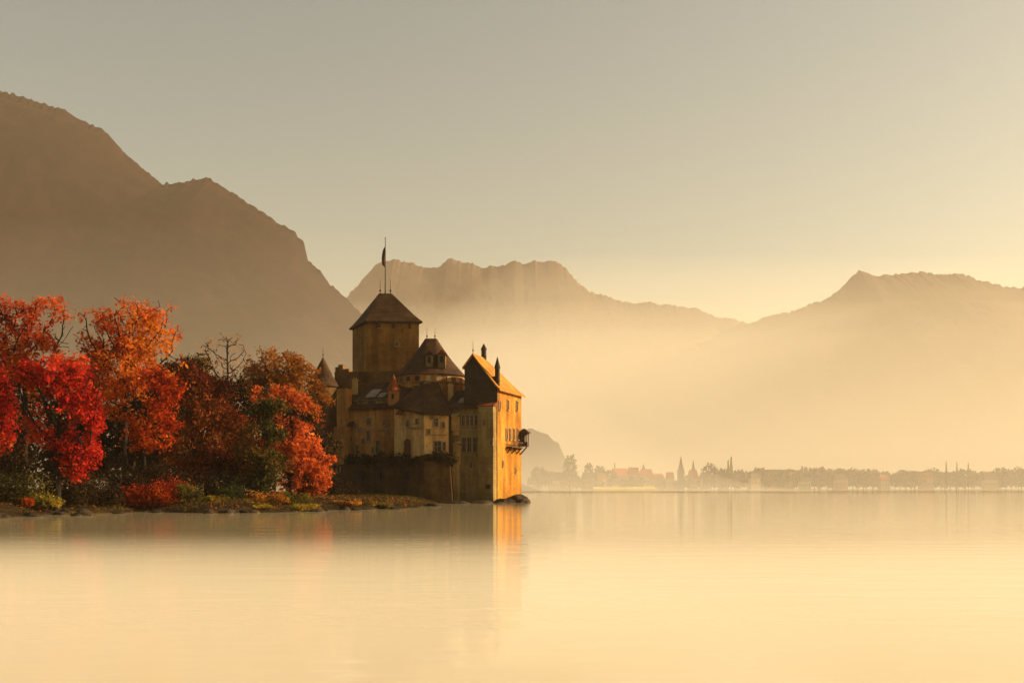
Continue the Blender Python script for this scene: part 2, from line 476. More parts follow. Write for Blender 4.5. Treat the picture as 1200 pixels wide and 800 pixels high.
# ------------------------------------------------------------------ the castle (one thing; its towers and wings are parts)
CO = (px2x(505, 158), 158.0, 0.0)
castle = empty('castle', CO)
tag(castle, 'old lakeside castle with brown pointed roofs, its right-hand wall lit golden by the sun', 'castle')
def part(mb, name, m, parent=castle, label=None, smooth=False):
    o = mb.build(name, m, parent, CO, smooth)
    if label: o['label'] = label
    return o
def unit(a): a = np.array(a, float); return a / np.linalg.norm(a)
def ray_on(A, B, px):
    """plan point where the wall A-B is seen at column px"""
    A = np.array(A); B = np.array(B); k = (px - 600.0) / F; d = B - A
    s = (k * A[1] - A[0]) / (d[0] - k * d[1]); return A + d * s
class Wall:
    """a straight wall seen in the picture: plan line with outward normal towards the lake"""
    def __init__(s, A, B):
        s.A = np.array(A); s.B = np.array(B); s.u = unit(s.B - s.A); s.n = np.array([s.u[1], -s.u[0]])   # A left, B right: normal to the viewer
    def at(s, px): return ray_on(s.A, s.B, px)
    def z(s, px, py): return py2z(py, s.at(px)[1])

def window(W, px, py0, py1, wid, parent, kind='plain', name='window'):
    """one window: proud stone surround, dark pane with glazing bars, optional shutters; one mesh"""
    c = W.at(px); z1 = W.z(px, py0); z0 = W.z(px, py1)
    b = MB(); u, n = W.u, W.n
    b.box(c + n * 0.02, u, wid, n, 0.05, z0, z1)
    pane = b.build(name, M['glass'], parent, CO)
    f = MB(); t = 0.13
    for s in (-1, 1): f.box(c + n * 0.05 + u * s * (wid / 2 + t / 2), u, t, n, 0.16, z0, z1)
    f.box(c + n * 0.05, u, wid + 2 * t, n, 0.16, z1, z1 + t)
    f.box(c + n * 0.09, u, wid + 2.6 * t, n, 0.26, z0 - t, z0)
    f.box(c + n * 0.055, u, 0.06, n, 0.04, z0, z1)
    f.box(c + n * 0.052, u, wid, n, 0.03, (z0 + z1) / 2 + (z1 - z0) * .12, (z0 + z1) / 2 + (z1 - z0) * .12 + .06)
    if kind == 'shutter':
        for s in (-1, 1): f.box(c + n * 0.06 + u * s * (wid / 2 + t + wid * .28), u, wid * .5, n, 0.06, z0, z1)
    # joined to the pane as second material
    me = pane.data; me.materials.append(M['shutter'] if kind == 'shutter' else M['frame'])
    nb = len(me.polygons)
    vs = [tuple(v.co) for v in me.vertices]; fs = [tuple(p.vertices) for p in me.polygons]; k = len(vs)
    vs += [(x - CO[0], y - CO[1], z - CO[2]) for x, y, z in f.v]; fs += [tuple(i + k for i in q) for q in f.f]
    m2 = bpy.data.meshes.new(name); m2.from_pydata(vs, [], fs)
    m2.materials.append(M['glass']); m2.materials.append(me.materials[1])
    m2.polygons.foreach_set('material_index', [0] * nb + [1] * (len(fs) - nb)); m2.update()
    pane.data = m2; bpy.data.meshes.remove(me)
    return pane

def pyramid_roof(b, poly, z0, ridge, prof, over=0.5):
    """roof over a plan polygon narrowing to a ridge (two plan points or one); prof = [(share towards the ridge, height)], first at the eave"""
    poly = [np.array(p) for p in poly]; n = len(poly); c = np.mean(poly, axis=0)
    ra, rb = [np.array(r) for r in (ridge if isinstance(ridge[0], (list, tuple, np.ndarray)) else (ridge, ridge))]
    e = rb - ra
    eave = []
    for p in poly: d = p - c; eave.append(p + d / (np.linalg.norm(d) + 1e-9) * over)
    def nearest(p):
        if e @ e < 1e-9: return ra
        return ra + e * min(1, max(0, ((p - ra) @ e) / (e @ e)))
    tgt = [nearest(p) for p in poly]
    V = []; Fc = []
    for (s, h) in prof:
        for p, q in zip(eave, tgt):
            x = p + (q - p) * min(s, 0.985); V.append((x[0], x[1], z0 + h))
    for j in range(len(prof) - 1):
        for k in range(n):
            k2 = (k + 1) % n
            Fc.append((j * n + k, j * n + k2, (j + 1) * n + k2, (j + 1) * n + k))
    Fc.append(tuple(range(n - 1, -1, -1))); Fc.append(tuple((len(prof) - 1) * n + k for k in range(n)))
    b.add(V, Fc)
def finial(b, p, z0, z1, r=0.06):
    b.tube((p[0], p[1], z0 - 0.3), (p[0], p[1], z1), r, r * 0.5, 6)
    b.lathe(p, [(r, z0 + .25), (r * 2.6, z0 + .45), (r, z0 + .65)], 8)

# ---- residence at the right end, its long side wall lit by the sun
A0 = P(583, 150.0); A1 = P(611, 160.7)
vR = unit(A1 - A0); nR = np.array([vR[1], -vR[0]]); uL = -nR           # uL runs left along the front
DEP = np.linalg.norm(A1 - A0)
zE = py2z(455, 150.0); WID = 5.3; zE2 = py2z(427.5, 151.7)
A3 = A0 + uL * WID; A2 = A1 + uL * WID
b = MB(); b.prism([A0, A1, A2, A3], -0.6, [zE, zE, zE2 - .1, zE2 - .1], 0.0)
zR = py2z(414.5, 151.6)
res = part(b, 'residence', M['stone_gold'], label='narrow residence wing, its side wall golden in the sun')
gm = A0 + uL * 3.9                                                # gable foot, middle of the front
b = MB()
pk = (gm[0], gm[1])
V = []
for off in (-.12, .2):
    for q, z in ((A0, zE + .003), (gm, zR - .15), (A3, zE2 - .02), (A3, zE + .003)): V.append((*(q + vR * off), z))
b.add(V, [(0, 3, 2, 1), (4, 5, 6, 7), (0, 1, 5, 4), (1, 2, 6, 5), (2, 3, 7, 6), (3, 0, 4, 7)])
# slate hung down the top of the front wall
b.box(A0 + uL * (WID / 2 + 0.05) - vR * 0.08, uL, WID + 0.1, vR, 0.12, py2z(474, 150), zE)
part(b, 'gable', M['slate'], res)
b = MB()                                                                # roof slopes with thickness
r0 = gm - vR * 0.45; r1 = gm + vR * 4.6
oE = 0.55; dz = 0.42
e0 = A0 - uL * oE - vR * .45; e1 = A1 - uL * oE + vR * .5; e2 = A2 + uL * .25 + vR * .5; e3 = A3 + uL * .25 - vR * .45
m0 = e0 + (r0 - e0) * .16; m1 = e1 + (r1 - e1) * .16; m2 = e2 + (r1 - e2) * .16; m3 = e3 + (r0 - e3) * .16
zL = zE - .1; zM = zL + (zR - zL) * .125; zL2 = zE2 - .35; zM2 = zL2 + (zR - zL2) * .14
top = [(*e0, zL), (*m0, zM), (*r0, zR), (*r1, zR), (*m1, zM), (*e1, zL), (*e2, zL2), (*m2, zM2), (*m3, zM2), (*e3, zL2)]
fc = [(0, 5, 4, 1), (1, 4, 3, 2), (5, 6, 7, 4), (4, 7, 3), (6, 9, 8, 7), (7, 8, 2, 3)]
k = len(top)
b.add(top + [(x, y, z - .28) for x, y, z in top], fc + [tuple(i + k for i in reversed(f)) for f in fc] + [(0, 1, 1 + k, k), (1, 2, 2 + k, 1 + k), (2, 8, 8 + k, 2 + k), (8, 9, 9 + k, 8 + k), (0, k, 5 + k, 5), (5, 5 + k, 6 + k, 6), (6, 6 + k, 9 + k, 9)])
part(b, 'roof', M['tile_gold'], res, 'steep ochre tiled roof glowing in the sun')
b = MB(); finial(b, r0 + vR * .3, zR, py2z(400, 151.5), 0.05); part(b, 'finial', M['metal'], res)
WR = Wall(A0, A1); WF = Wall(A3, A0)
for px, y0, y1, wd in ((595, 469, 480, .62), (605.4, 470, 481, .62)):
    window(WR, px, y0, y1, wd, res)
for px in (593.4, 597.6, 602.0, 606.6): window(WR, px, 502.5, 515, .52, res)
window(WR, 585.2, 470, 480, .5, res)
# loggia balcony on brackets below the row of windows
b = MB(); c0 = WR.at(593); c1 = WR.at(606); cm = (c0 + c1) / 2; L = np.linalg.norm(c1 - c0); zb = WR.z(599, 523.5); zt = WR.z(599, 517.5)
b.box(cm + WR.n * .5, WR.u, L, WR.n, 1.0, zb - .15, zb)
b.box(cm + WR.n * .97, WR.u, L, WR.n, .08, zt - .12, zt)
for s in np.linspace(-.5, .5, 9): b.box(cm + WR.n * .97 + WR.u * s * (L - .1), WR.u, .07, WR.n, .06, zb, zt - .12)
for s in (-.42, 0, .42):
    q = cm + WR.u * s * L
    b.tube((*q, zb - 1.0), (*(q + WR.n * .85), zb - .15), .11, .11, 5)
    b.box(q + WR.n * .45, WR.u, .16, WR.n, .9, zb - .32, zb - .152)
part(b, 'balcony', M['wood'], res)
# hanging oriel at the far corner
b = MB(); q = A1 + WR.n * .75 - vR * .8; z0 = py2z(523, 160); z1 = py2z(507, 160)
b.box(q, WR.u, 1.0, WR.n, 1.3, z0, z0 + .7); b.box(q, WR.u, 1.06, WR.n, 1.36, z1 - .35, z1 - .05)
for su in (-1, 1):
    for sn in (-1, 1): b.box(q + WR.u * su * .42 + WR.n * sn * .57, WR.u, .12, WR.n, .12, z0 + .7, z1 - .35)
b.box(q - WR.n * .2, WR.u, .7, WR.n, .7, z0 + .7, z1 - .35)
pyramid_roof(b, [q + WR.u * a * .62 + WR.n * c_ * .85 for a, c_ in ((-1, 1), (-1, -1), (1, -1), (1, 1))], z1 - .05, q, [(0, 0), (0, .06), (1, .75)], .15)
b.tube((*(A1 - vR * .8 + WR.n * .05), z0 - 1.3), (*(q + WR.n * .5), z0), .12, .1, 6)
part(b, 'oriel', M['wood'], res)
def turret_chimney(p, z0, z1, r, parent):
    b = MB(); h = z1 - z0
    b.lathe(p, [(r, z0), (r, z0 + h * .66), (r * 1.18, z0 + h * .68), (r * 1.18, z0 + h * .72), (r * .85, z0 + h * .8), (r * .1, z1)], 8, math.pi / 8)
    b.lathe(p, [(r * 1.15, z0 + h * .3), (r * 1.15, z0 + h * .34)], 8, math.pi / 8)
    return part(b, 'chimney', M['slate'], parent)
q = r1 - vR * .1; turret_chimney(q, zR - .8, py2z(402.5, q[1]), .42, res)
q = A0 + vR * .9 + nR * -0.35; turret_chimney(q, zE - .5, py2z(418, q[1]), .40, res)
b = MB(); b.box(q + uL * .75 + vR * .1, uL, .9, vR, .9, zE - .3, py2z(441, q[1]))
part(b, 'dormer', M['slate'], res)

# ---- buttress tower in front of the residence
B1 = A0 + uL * .15 - vR * 1.5; B0 = B1 + uL * 2.45
b = MB(); zt = py2z(476, 149)
b.prism([B0, B1, B1 + vR * 1.48, B0 + vR * 1.48], -0.6, zt, .03)
but = part(b, 'buttress', M['stone_olive'])
b = MB()
b.add([(*(B0 + uL * .12 - vR * .15), zt + .01), (*(B1 - uL * .12 - vR * .15), zt + .01), (*(B1 - uL * .12 + vR * 1.4), zt + .01), (*(B0 + uL * .12 + vR * 1.4), zt + .01),
       (*(B0 + uL * .12 - vR * .15), zt + .12), (*(B1 - uL * .12 - vR * .15), zt + .12), (*(B1 - uL * .12 + vR * 1.4), zt + .75), (*(B0 + uL * .12 + vR * 1.4), zt + .75)],
      [(3, 2, 1, 0), (4, 5, 6, 7), (0, 1, 5, 4), (1, 2, 6, 5), (2, 3, 7, 6), (3, 0, 4, 7)])
part(b, 'coping', M['tile_red'], but)
WB = Wall(B0, B1)
b = MB(); c = WB.at(572); zz = WB.z(572, 570)
b.box(c + WB.n * .03, WB.u, .75, WB.n, .06, zz - .35, zz + .35)
part(b, 'drain_opening', M['glass'], but)

# ---- east wing: two rows of windows above the water
E1 = A0 + uL * 2.8 - vR * .25; E0 = E1 + uL * 5.3
E0 = ray_on(E0, E1, 523.5); E1 = ray_on(E0, E1, 564.5)
WE = Wall(E0, E1); dE = np.array([-WE.n[0], -WE.n[1]])
zt = WE.z(545, 479)
b = MB(); b.prism([E0, E1, E1 + dE * 5, E0 + dE * 5], -0.6, zt)
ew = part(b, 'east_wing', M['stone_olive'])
b = MB(); up = py2z(459, WE.at(545)[1] + 4)
lo = [(*(E0 - WE.n * -.5), zt - .05), (*(E1 - WE.n * -.5), zt - .05)]
V = [(*(E0 + WE.n * .5 - WE.u * .2), zt - .05), (*(E1 + WE.n * .5), zt - .05), (*(E1 + dE * 4.5), up), (*(E0 + dE * 4.5 - WE.u * .2), up)]
b.add(V + [(x, y, z + .3) for x, y, z in V], [(3, 2, 1, 0), (4, 5, 6, 7), (0, 1, 5, 4), (1, 2, 6, 5), (2, 3, 7, 6), (3, 0, 4, 7)])
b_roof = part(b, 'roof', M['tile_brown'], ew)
sl = (up - zt) / 4.9
def skylight(W, d_, px, v, wdt, ln, zt, sl, parent, rise=.33, over=.5):
    c = W.at(px) + d_ * (v - over); V = []
    for (a, l) in ((-1, 0), (1, 0), (1, 1), (-1, 1)):
        q = c + W.u * a * wdt / 2 + d_ * ln * l; V.append((*q, zt - .05 + sl * (v + ln * l) + rise))
    b = MB(); b.add(V + [(x, y, z + .12) for x, y, z in V], [(3, 2, 1, 0), (4, 5, 6, 7), (0, 1, 5, 4), (1, 2, 6, 5), (2, 3, 7, 6), (3, 0, 4, 7)])
    return part(b, 'skylight', M['lead'], parent)
skylight(WE, dE, 540, 1.2, 1.5, 1.3, zt, sl, ew); skylight(WE, dE, 550, .7, 1.3, 1.0, zt, sl, ew)
for px in (543.2, 548.2, 553.2, 558.2): window(WE, px, 486.5, 498.5, .42, ew)
for px in (544, 550.2, 556.8): window(WE, px, 512.5, 529.5, .56, ew)
b = MB(); c = WE.at(549); zz = WE.z(549, 532); b.box(c + WE.n * .12, WE.u, 2.6, WE.n, .3, zz - .18, zz); part(b, 'sill', M['frame'], ew)
for px, y0, y1, s in ((535, 488, 507.5, 1.0), (537, 521.5, 541, .9)):   # latrine boxes corbelled off the wall
    b = MB(); c = WE.at(px); z1 = WE.z(px, y0); z0 = WE.z(px, y1)
    b.box(c + WE.n * .5, WE.u, .95 * s, WE.n, 1.0, z0 + .35, z1)
    b.box(c + WE.n * .25, WE.u, .85 * s, WE.n, .5, z0 - .3, z0 + .35)
    b.add([(*(c + WE.u * a * .6 * s + WE.n * v), z1 + h) for a, v, h in ((-1, 0, .5), (1, 0, .5), (1, 1.15, 0), (-1, 1.15, 0), (-1, 0, .62), (1, 0, .62), (1, 1.15, .12), (-1, 1.15, .12))],
          [(0, 1, 2, 3), (7, 6, 5, 4), (3, 2, 6, 7), (0, 3, 7, 4), (1, 5, 6, 2), (0, 4, 5, 1)])
    part(b, 'garderobe', M['stone_pale'], ew)
b = MB(); c = WE.at(533.5); b.prism([c - WE.u * .75, c - WE.u * .6 + WE.n * .7, c + WE.u * .6 + WE.n * .7, c + WE.u * .75], -.6, WE.z(533, 541), .04)
part(b, 'pier', M['stone_pale'], ew)

# ---- great hall: pale front and ochre left face below a broad hipped roof
H1 = P(497, 148.6); H2 = ray_on(WE.A + WE.n * .4, WE.B + WE.n * .4, 525.5); H0 = P(462, 152.2)
H2 = P(525.5, 150.4)
WH = Wall(H1, H2); WG = Wall(H0, H1)
b = MB(); zt = WH.z(505, 484.5); zg = py2z(477, 152.2)
bk = np.array([.05, 9.0])
zbase = py2z(538, 150) - 1.0
b.prism([H0, H1, H2, H2 + bk, H0 + bk], zbase, [zg, zt, zt, zt, zg])
hall = part(b, 'great_hall', M['stone_pale'])
b = MB(); ap = P(497, 156.5); ap2 = P(512, 157); zap = py2z(443, 156.5)
V = [(*(H0 + [-.2, -.35]), zg + .12), (*(H1 + [0, -.5]), zt + .02), (*(H2 + [.35, -.45]), zt + .02), (*(H2 + bk + [.3, 0]), zt), (*(H0 + bk), zg), (*ap, zap), (*ap2, zap)]
fc = [(0, 1, 5), (1, 2, 6, 5), (2, 3, 6), (3, 4, 5, 6), (4, 0, 5)]
b.add(V + [(x, y, z - .3) for x, y, z in V], fc + [tuple(i + 7 for i in reversed(f)) for f in fc] + [(0, 7, 8, 1), (1, 8, 9, 2), (2, 9, 10, 3), (4, 11, 7, 0), (3, 10, 11, 4)])
part(b, 'roof', M['tile_brown'], hall)
window(WH, 510.5, 490, 499, .6, hall); window(WH, 512.5, 517, 533, 1.1, hall); window(WH, 506, 487, 490.5, .35, hall)
window(WG, 478, 493, 499, .5, hall); window(WG, 489, 491, 496, .4, hall)
# door with relieving arch
b = MB(); c = WG.at(477.5); z0 = WG.z(477.5, 535); z1 = WG.z(477.5, 519)
b.box(c + WG.n * .03, WG.u, 1.35, WG.n, .08, z0, z1)
b.lathe(c, [(.01, z1)], 3) if False else None
arc = [(*(c + WG.u * .675 * math.cos(a) + WG.n * .07), z1 + .675 * math.sin(a)) for a in np.linspace(0, math.pi, 9)]
b.add(arc, [tuple(range(8, -1, -1))])
part(b, 'door', M['door'], hall)
b = MB(); c = WG.at(487); zz = WG.z(487, 502); b.box(c + WG.n * .1, WG.u, 2.2, WG.n, .24, zz, zz + .18); part(b, 'ledge', M['frame'], hall)

# ---- round tower behind the hall
tc = P(505, 161.5); rT = 42.0 * 157 / F
b = MB(); zt = py2z(439, 157)
b.lathe(tc, [(rT * .97, 6), (rT * .97, zt - 1.3), (rT, zt - 1.2), (rT, zt)], 40)
rtow = part(b, 'round_tower', M['stone_orange'], smooth=False)
b = MB(); zp = py2z(396.5, 161)
n = 28; RP = [(1.06, 0), (1.0, .3), (.84, 1.2), (.65, 2.4), (.47, 3.6), (.285, 5.0), (.125, 6.3)]
sc_h = (zp - zt) / 7.0
V = []; Fc = []
for (s, h) in RP + [(.04, 7.0)]:
    for k in range(n):
        a = 2 * math.pi * k / n
        V.append((tc[0] + rT * s * math.cos(a) + (.75 if math.cos(a) > 0 else -.75) * (1 - s) * 1.0, tc[1] + rT * s * math.sin(a), zt + .05 + h * sc_h))
for j in range(len(RP)):
    for k in range(n): Fc.append((j * n + k, j * n + (k + 1) % n, (j + 1) * n + (k + 1) % n, (j + 1) * n + k))
Fc.append(tuple(range(n - 1, -1, -1))); Fc.append(tuple(len(RP) * n + k for k in range(n)))
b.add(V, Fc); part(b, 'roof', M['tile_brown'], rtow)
for s in (-.65, .65):
    b = MB(); finial(b, tc + np.array([s, 0]), zp, py2z(383.5, 161), .055); part(b, 'finial', M['metal'], rtow)
for px, y0, y1, mt in ((503, 412, 432, 'tile_brown'), (517.5, 411, 431, 'tile_red')):       # dormers
    Y = 156.9; c = P(px, Y); wdt = 1.15
    b = MB(); z0 = py2z(y1, Y); z1 = py2z(y0 + 4, Y); u = np.array([1.0, 0]); v = np.array([0, 1.0])
    b.box(c + v * 1.6, u, wdt, v, 3.2, z0, z1)
    o = part(b, 'dormer', M['stone_olive'], rtow)
    b = MB()
    V = [(*(c + u * s * .78 - v * .2), z1 - .02) for s in (-1, 1)] + [(*(c - v * .2), z1 + .75)] + [(*(c + u * s * .78 + v * 3.2), z1 - .02) for s in (-1, 1)] + [(*(c + v * 3.2), z1 + .75)]
    b.add(V, [(0, 1, 2), (4, 3, 5), (1, 4, 5, 2), (3, 0, 2, 5), (0, 3, 4, 1)])
    part(b, 'dormer_roof', M[mt], rtow)
    b = MB(); b.box(c - v * .015, u, .5, v, .03, z0 + .9, z1 - .25); part(b, 'window', M['glass'], rtow)
for a in range(0, 9):                                                                      # openings under the eave
    th = R(200 + a * 17.5); c = tc + np.array([math.cos(th), math.sin(th)]) * rT; nn = unit(c - tc); uu = np.array([-nn[1], nn[0]])
    b = MB(); b.box(c, uu, .75, nn, .1, zt - 1.05, zt - .25); part(b, 'embrasure', M['shutter'] if a >= 4 else M['glass'], rtow)

# ---- small corbelled turret with a red cone
q = P(461, 153.5)
b = MB(); zt = py2z(458, 153.5); b.lathe(q, [(.15, py2z(482, 153.5)), (.85, py2z(474, 153.5)), (.88, zt)], 16); bt = part(b, 'turret', M['stone_orange'])
b = MB(); b.lathe(q, [(1.15, zt), (1.1, zt + .1), (.55, zt + 1.3), (.06, py2z(438, 153.5))], 16); part(b, 'roof', M['tile_red'], bt)
b = MB(); b.box(q + np.array([0, -.88]), (1, 0), .35, (0, 1), .06, zt - 1.3, zt - .5); part(b, 'window', M['glass'], bt)

# ---- west wing: long ochre wall, brown roof with a skylight and a dormer strip
W0 = P(408, 157.5); W1 = P(464, 153.0)
WW = Wall(W0, W1); dW = -WW.n
b = MB(); zt = WW.z(435, 479)
b.prism([W0, W1, W1 + dW * 7, W0 + dW * 7], zbase - 1.5, zt)
ww = part(b, 'west_wing', M['stone_orange'])
b = MB(); up = py2z(450, WW.at(435)[1] + 6); V = [(*(W0 + WW.n * .55), zt - .1), (*(W1 + WW.n * .55), zt - .1), (*(W1 + dW * 6), up), (*(W0 + dW * 6), up)]
b.add(V + [(x, y, z + .3) for x, y, z in V], [(3, 2, 1, 0), (4, 5, 6, 7), (0, 1, 5, 4), (1, 2, 6, 5), (2, 3, 7, 6), (3, 0, 4, 7)])
part(b, 'roof', M['tile_brown'], ww)
sl = (up - zt + .1) / 6.55
skylight(WW, dW, 424, 2.6, 2.0, 1.9, zt - .05, sl, ww, .33, .55); skylight(WW, dW, 437, 2.5, 1.3, 1.0, zt - .05, sl, ww, .33, .55)
for px, wd in ((422, 2.1), (446, 2.6)):                                                    # low dormers just above the eave
    c = WW.at(px) + dW * .3; z0 = zt + .2; b = MB(); b.box(c + dW * 1.2, WW.u, wd, WW.n, 2.2, z0, z0 + 1.15)
    b.box(c + dW * 1.0, WW.u, wd + .3, WW.n, 2.6, z0 + 1.152, z0 + 1.3)
    part(b, 'dormer', M['stone_olive'], ww)
for px, y0, y1, wd in ((417, 496, 501, .4), (422, 502, 505, .3), (432.5, 490, 497, .7), (432, 505, 516, .5), (443, 516, 534, .6), (419, 522, 536, .45), (451, 492, 498, .4)): window(WW, px, y0, y1, wd, ww)
# stepped buttress at its left end
b = MB(); c = P(402, 157.2)
b.box(c, WW.u, 2.0, WW.n, 2.0, zbase - 1.5, py2z(500, 157)); b.box(c + dW * .3, WW.u, 1.8, WW.n, 1.5, py2z(500, 157), py2z(455, 157))
part(b, 'pilaster', M['stone_orange'], ww)

# ---- curtain wall with stub merlons behind the west wing
C0 = P(392, 166); C1 = P(470, 164)
WC = Wall(C0, C1); dC = -WC.n
b = MB(); zt = WC.z(430, 435); b.prism([C0, C1, C1 + dC * 1.5, C0 + dC * 1.5], 4, zt)
cw = part(b, 'curtain_wall', M['stone_brown'])
for px, wd, y in ((395, .7, 430), (398.8, .8, 427), (405, 1.0, 432)):
    b = MB(); b.box(WC.at(px) + dC * .75, WC.u, wd, WC.n, 1.4, zt, WC.z(px, y)); part(b, 'merlon', M['stone_brown'], cw)

# ---- keep: square tower with a bell-cast hipped roof, ridge spikes and flagpole
K1 = P(430.5, 172.0); K2 = P(491, 172.6); K0 = P(413, 179.5); K3 = K0 + (K2 - K1)
b = MB(); zt = py2z(376.5, 172.5); b.prism([K0, K1, K2, K3], 6, zt)
kp = part(b, 'keep', M['stone_keep'], label='square keep tower rising above the other roofs')
kc = (K0 + K1 + K2 + K3) / 4
b = MB(); zp = py2z(343.5, kc[1]); ku = unit(K2 - K1)
rad = 1.0 * kc[1] / F
ra = P(444.5, kc[1]); rb = P(458.5, kc[1])
pyramid_roof(b, [K0, K1, K2, K3], zt - .05, (ra, rb), [(0, -.25), (0, 0), (.12, .55), (.3, (zp - zt) * .27), (1, zp - zt)], .75)
part(b, 'roof', M['tile_brown'], kp)
for q in (ra + ku * .15, rb - ku * .15):
    b = MB(); finial(b, q, zp, py2z(327, kc[1]), .085); part(b, 'finial', M['metal'], kp)
b = MB(); fp = (ra + rb) / 2; b.tube((*fp, zp - .5), (*fp, py2z(279.5, kc[1])), .12, .06, 8); b.lathe(fp, [(.02, py2z(280, kc[1])), (.13, py2z(279, kc[1])), (.02, py2z(278, kc[1]))], 8)
part(b, 'flagpole', M['metal'], kp)
V = []; zf1 = py2z(289, kc[1]); zf0 = py2z(313, kc[1]); nu_, nv_ = 8, 14                     # limp flag hanging in folds
for j in range(nv_ + 1):
    for i in range(nu_ + 1):
        s = i / nu_; t_ = j / nv_
        V.append((fp[0] - .1 - s * (.28 + .22 * math.sin(t_ * 2.6)) , fp[1] + .13 * math.sin(s * 9 + t_ * 2), zf1 - (zf1 - zf0) * t_ * (1 - .25 * s) - .5 * s))
b = MB(); b.add(V, [(j * (nu_ + 1) + i, j * (nu_ + 1) + i + 1, (j + 1) * (nu_ + 1) + i + 1, (j + 1) * (nu_ + 1) + i) for j in range(nv_) for i in range(nu_)])
o = part(b, 'flag', M['flag'], kp, smooth=True)
md = o.modifiers.new('thick', 'SOLIDIFY'); md.thickness = .03
WK = Wall(K1, K2); WK2 = Wall(K0, K1)
for px in (442, 461, 480):                                                                  # brackets under the eave
    c = WK.at(px); b = MB(); b.add([(*(c + WK.u * a * .22 + WK.n * v), h) for a, v, h in ((-1, -.02, zt - 1.3), (1, -.02, zt - 1.3), (1, -.02, zt - .3), (-1, -.02, zt - .3), (-1, .6, zt - .3), (1, .6, zt - .3))],
        [(0, 1, 5, 4), (0, 4, 3), (1, 2, 5), (2, 3, 4, 5), (0, 3, 2, 1)])
    part(b, 'bracket', M['wood'], kp)
for W_, px, y0, y1 in ((WK, 445, 379, 384), (WK, 465, 400, 405), (WK2, 421, 390, 395)): window(W_, px, y0, y1, .45, kp)

# ---- corner tower with a pointed roof, half hidden by the trees
q = P(378.5, 164); rC = 17.5 * 162 / F
b = MB(); zt = py2z(452, 162); b.lathe(q, [(rC * 1.06, -.5), (rC, 5), (rC, zt)], 32); ct = part(b, 'corner_tower', M['stone_brown'])
b = MB(); zp = py2z(419, 164); b.lathe(q, [(rC * 1.12, zt), (rC * 1.08, zt + .2), (rC * .75, zt + 1.5), (rC * .4, zt + 3.2), (.12, zp)], 32); part(b, 'roof', M['tile_brown'], ct)
b = MB(); finial(b, q, zp, py2z(407, 164), .06); part(b, 'finial', M['metal'], ct)
for a in (-2.1, -1.4):
    nn = np.array([math.cos(a), math.sin(a)]); b = MB(); b.box(q + nn * rC, (-nn[1], nn[0]), .4, nn, .1, zt - 3.2, zt - 2.0); part(b, 'window', M['glass'], ct)

# ---- foundation: battered rubble wall the ochre wings stand on
S0 = P(383, 157.0); S1 = P(410, 154.5); S2 = P(462, 149.5); S3 = P(497, 146.5); S4 = P(527, 147.0)
ring = [S0, S1, S2, S3, S4, S4 + [0, 8], S0 + [0, 9]]
b = MB(); b.prism(ring, -0.6, [py2z(545, 157), py2z(543, 155), py2z(541, 150), py2z(540, 147), py2z(541, 149), py2z(541, 149), py2z(545, 157)], .05)
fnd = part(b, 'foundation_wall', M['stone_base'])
WS = [Wall(S0, S1), Wall(S1, S2), Wall(S2, S3), Wall(S3, S4)]
for W_, px, y0, y1, wd in ((WS[1], 424, 553, 563, .5), (WS[1], 446, 553, 563, .5), (WS[2], 478, 552, 562, .5)):
    c = W_.at(px) + W_.n * .3; b = MB(); b.box(c, W_.u, wd, W_.n, .5, py2z(y1, c[1]), py2z(y0, c[1])); part(b, 'loophole', M['glass'], fnd)

# ---- small roofs, chimneys and ledges that break up the cluster
def chimney(p, z0, z1, w_, parent, mt='stone_pale'):
    b = MB(); p = np.array(p); b.box(p, (1, 0), w_, (0, 1), w_ * .8, z0, z1); b.box(p, (1, 0), w_ + .2, (0, 1), w_ * .8 + .2, z1 + .003, z1 + .18)
    for s in (-.22, .22): b.box(p + [s * w_, 0], (1, 0), .18, (0, 1), .3, z1 + .183, z1 + .5)
    return part(b, 'chimney', M[mt], parent)
chimney(P(528, 156.2), py2z(470, 156), py2z(452, 156.2), .8, ew); chimney(P(489, 155.5), py2z(466, 155), py2z(452, 155.5), .75, hall, 'stone_olive')
chimney(P(416, 160.0), py2z(462, 160), py2z(446, 160), .8, ww); chimney(P(448, 160.5), py2z(460, 160), py2z(448, 160.5), .7, ww, 'stone_olive')
def leanto(W, px, py_eave, py_top, wid, dep, parent, mt, name='lean_to_roof'):
    c = W.at(px); z0 = W.z(px, py_eave); z1 = W.z(px, py_top); b = MB(); V = []
    for a, v, h in ((-1, dep, z0), (1, dep, z0), (1, .01, z1), (-1, .01, z1)): q = c + W.u * a * wid / 2 + W.n * v; V.append((*q, h))
    b.add(V + [(x, y, z + .2) for x, y, z in V], [(3, 2, 1, 0), (4, 5, 6, 7), (0, 1, 5, 4), (1, 2, 6, 5), (2, 3, 7, 6), (3, 0, 4, 7)])
    return part(b, name, M[mt], parent)
leanto(WH, 511, 538, 533.5, 3.0, 1.0, hall, 'tile_brown'); leanto(WW, 411, 500, 495, 1.5, .8, ww, 'tile_brown'); leanto(WG, 470, 486, 482, 1.3, .6, hall, 'tile_red')
for W_, px, py, wd, pr in ((WW, 436, 504, 5.5, ww), (WH, 511, 510, 3.4, hall), (WE, 545, 505, 4.2, ew)):
    b = MB(); c = W_.at(px); zz = W_.z(px, py); b.box(c + W_.n * .06, W_.u, wd, W_.n, .14, zz, zz + .16); part(b, 'ledge', M['frame'], pr)
for px, y0, y1 in ((426, 514, 520), (437, 524, 530), (455, 503, 508), (412, 510, 516)): window(WW, px, y0, y1, .38, ww)
for px, y0, y1 in ((519, 495, 501), (502, 503, 508), (520, 518, 528)): window(WH, px, y0, y1, .42, hall)
for px, y0, y1 in ((530, 545, 551), (552, 541, 548)): window(WE, px, y0, y1, .4, ew)
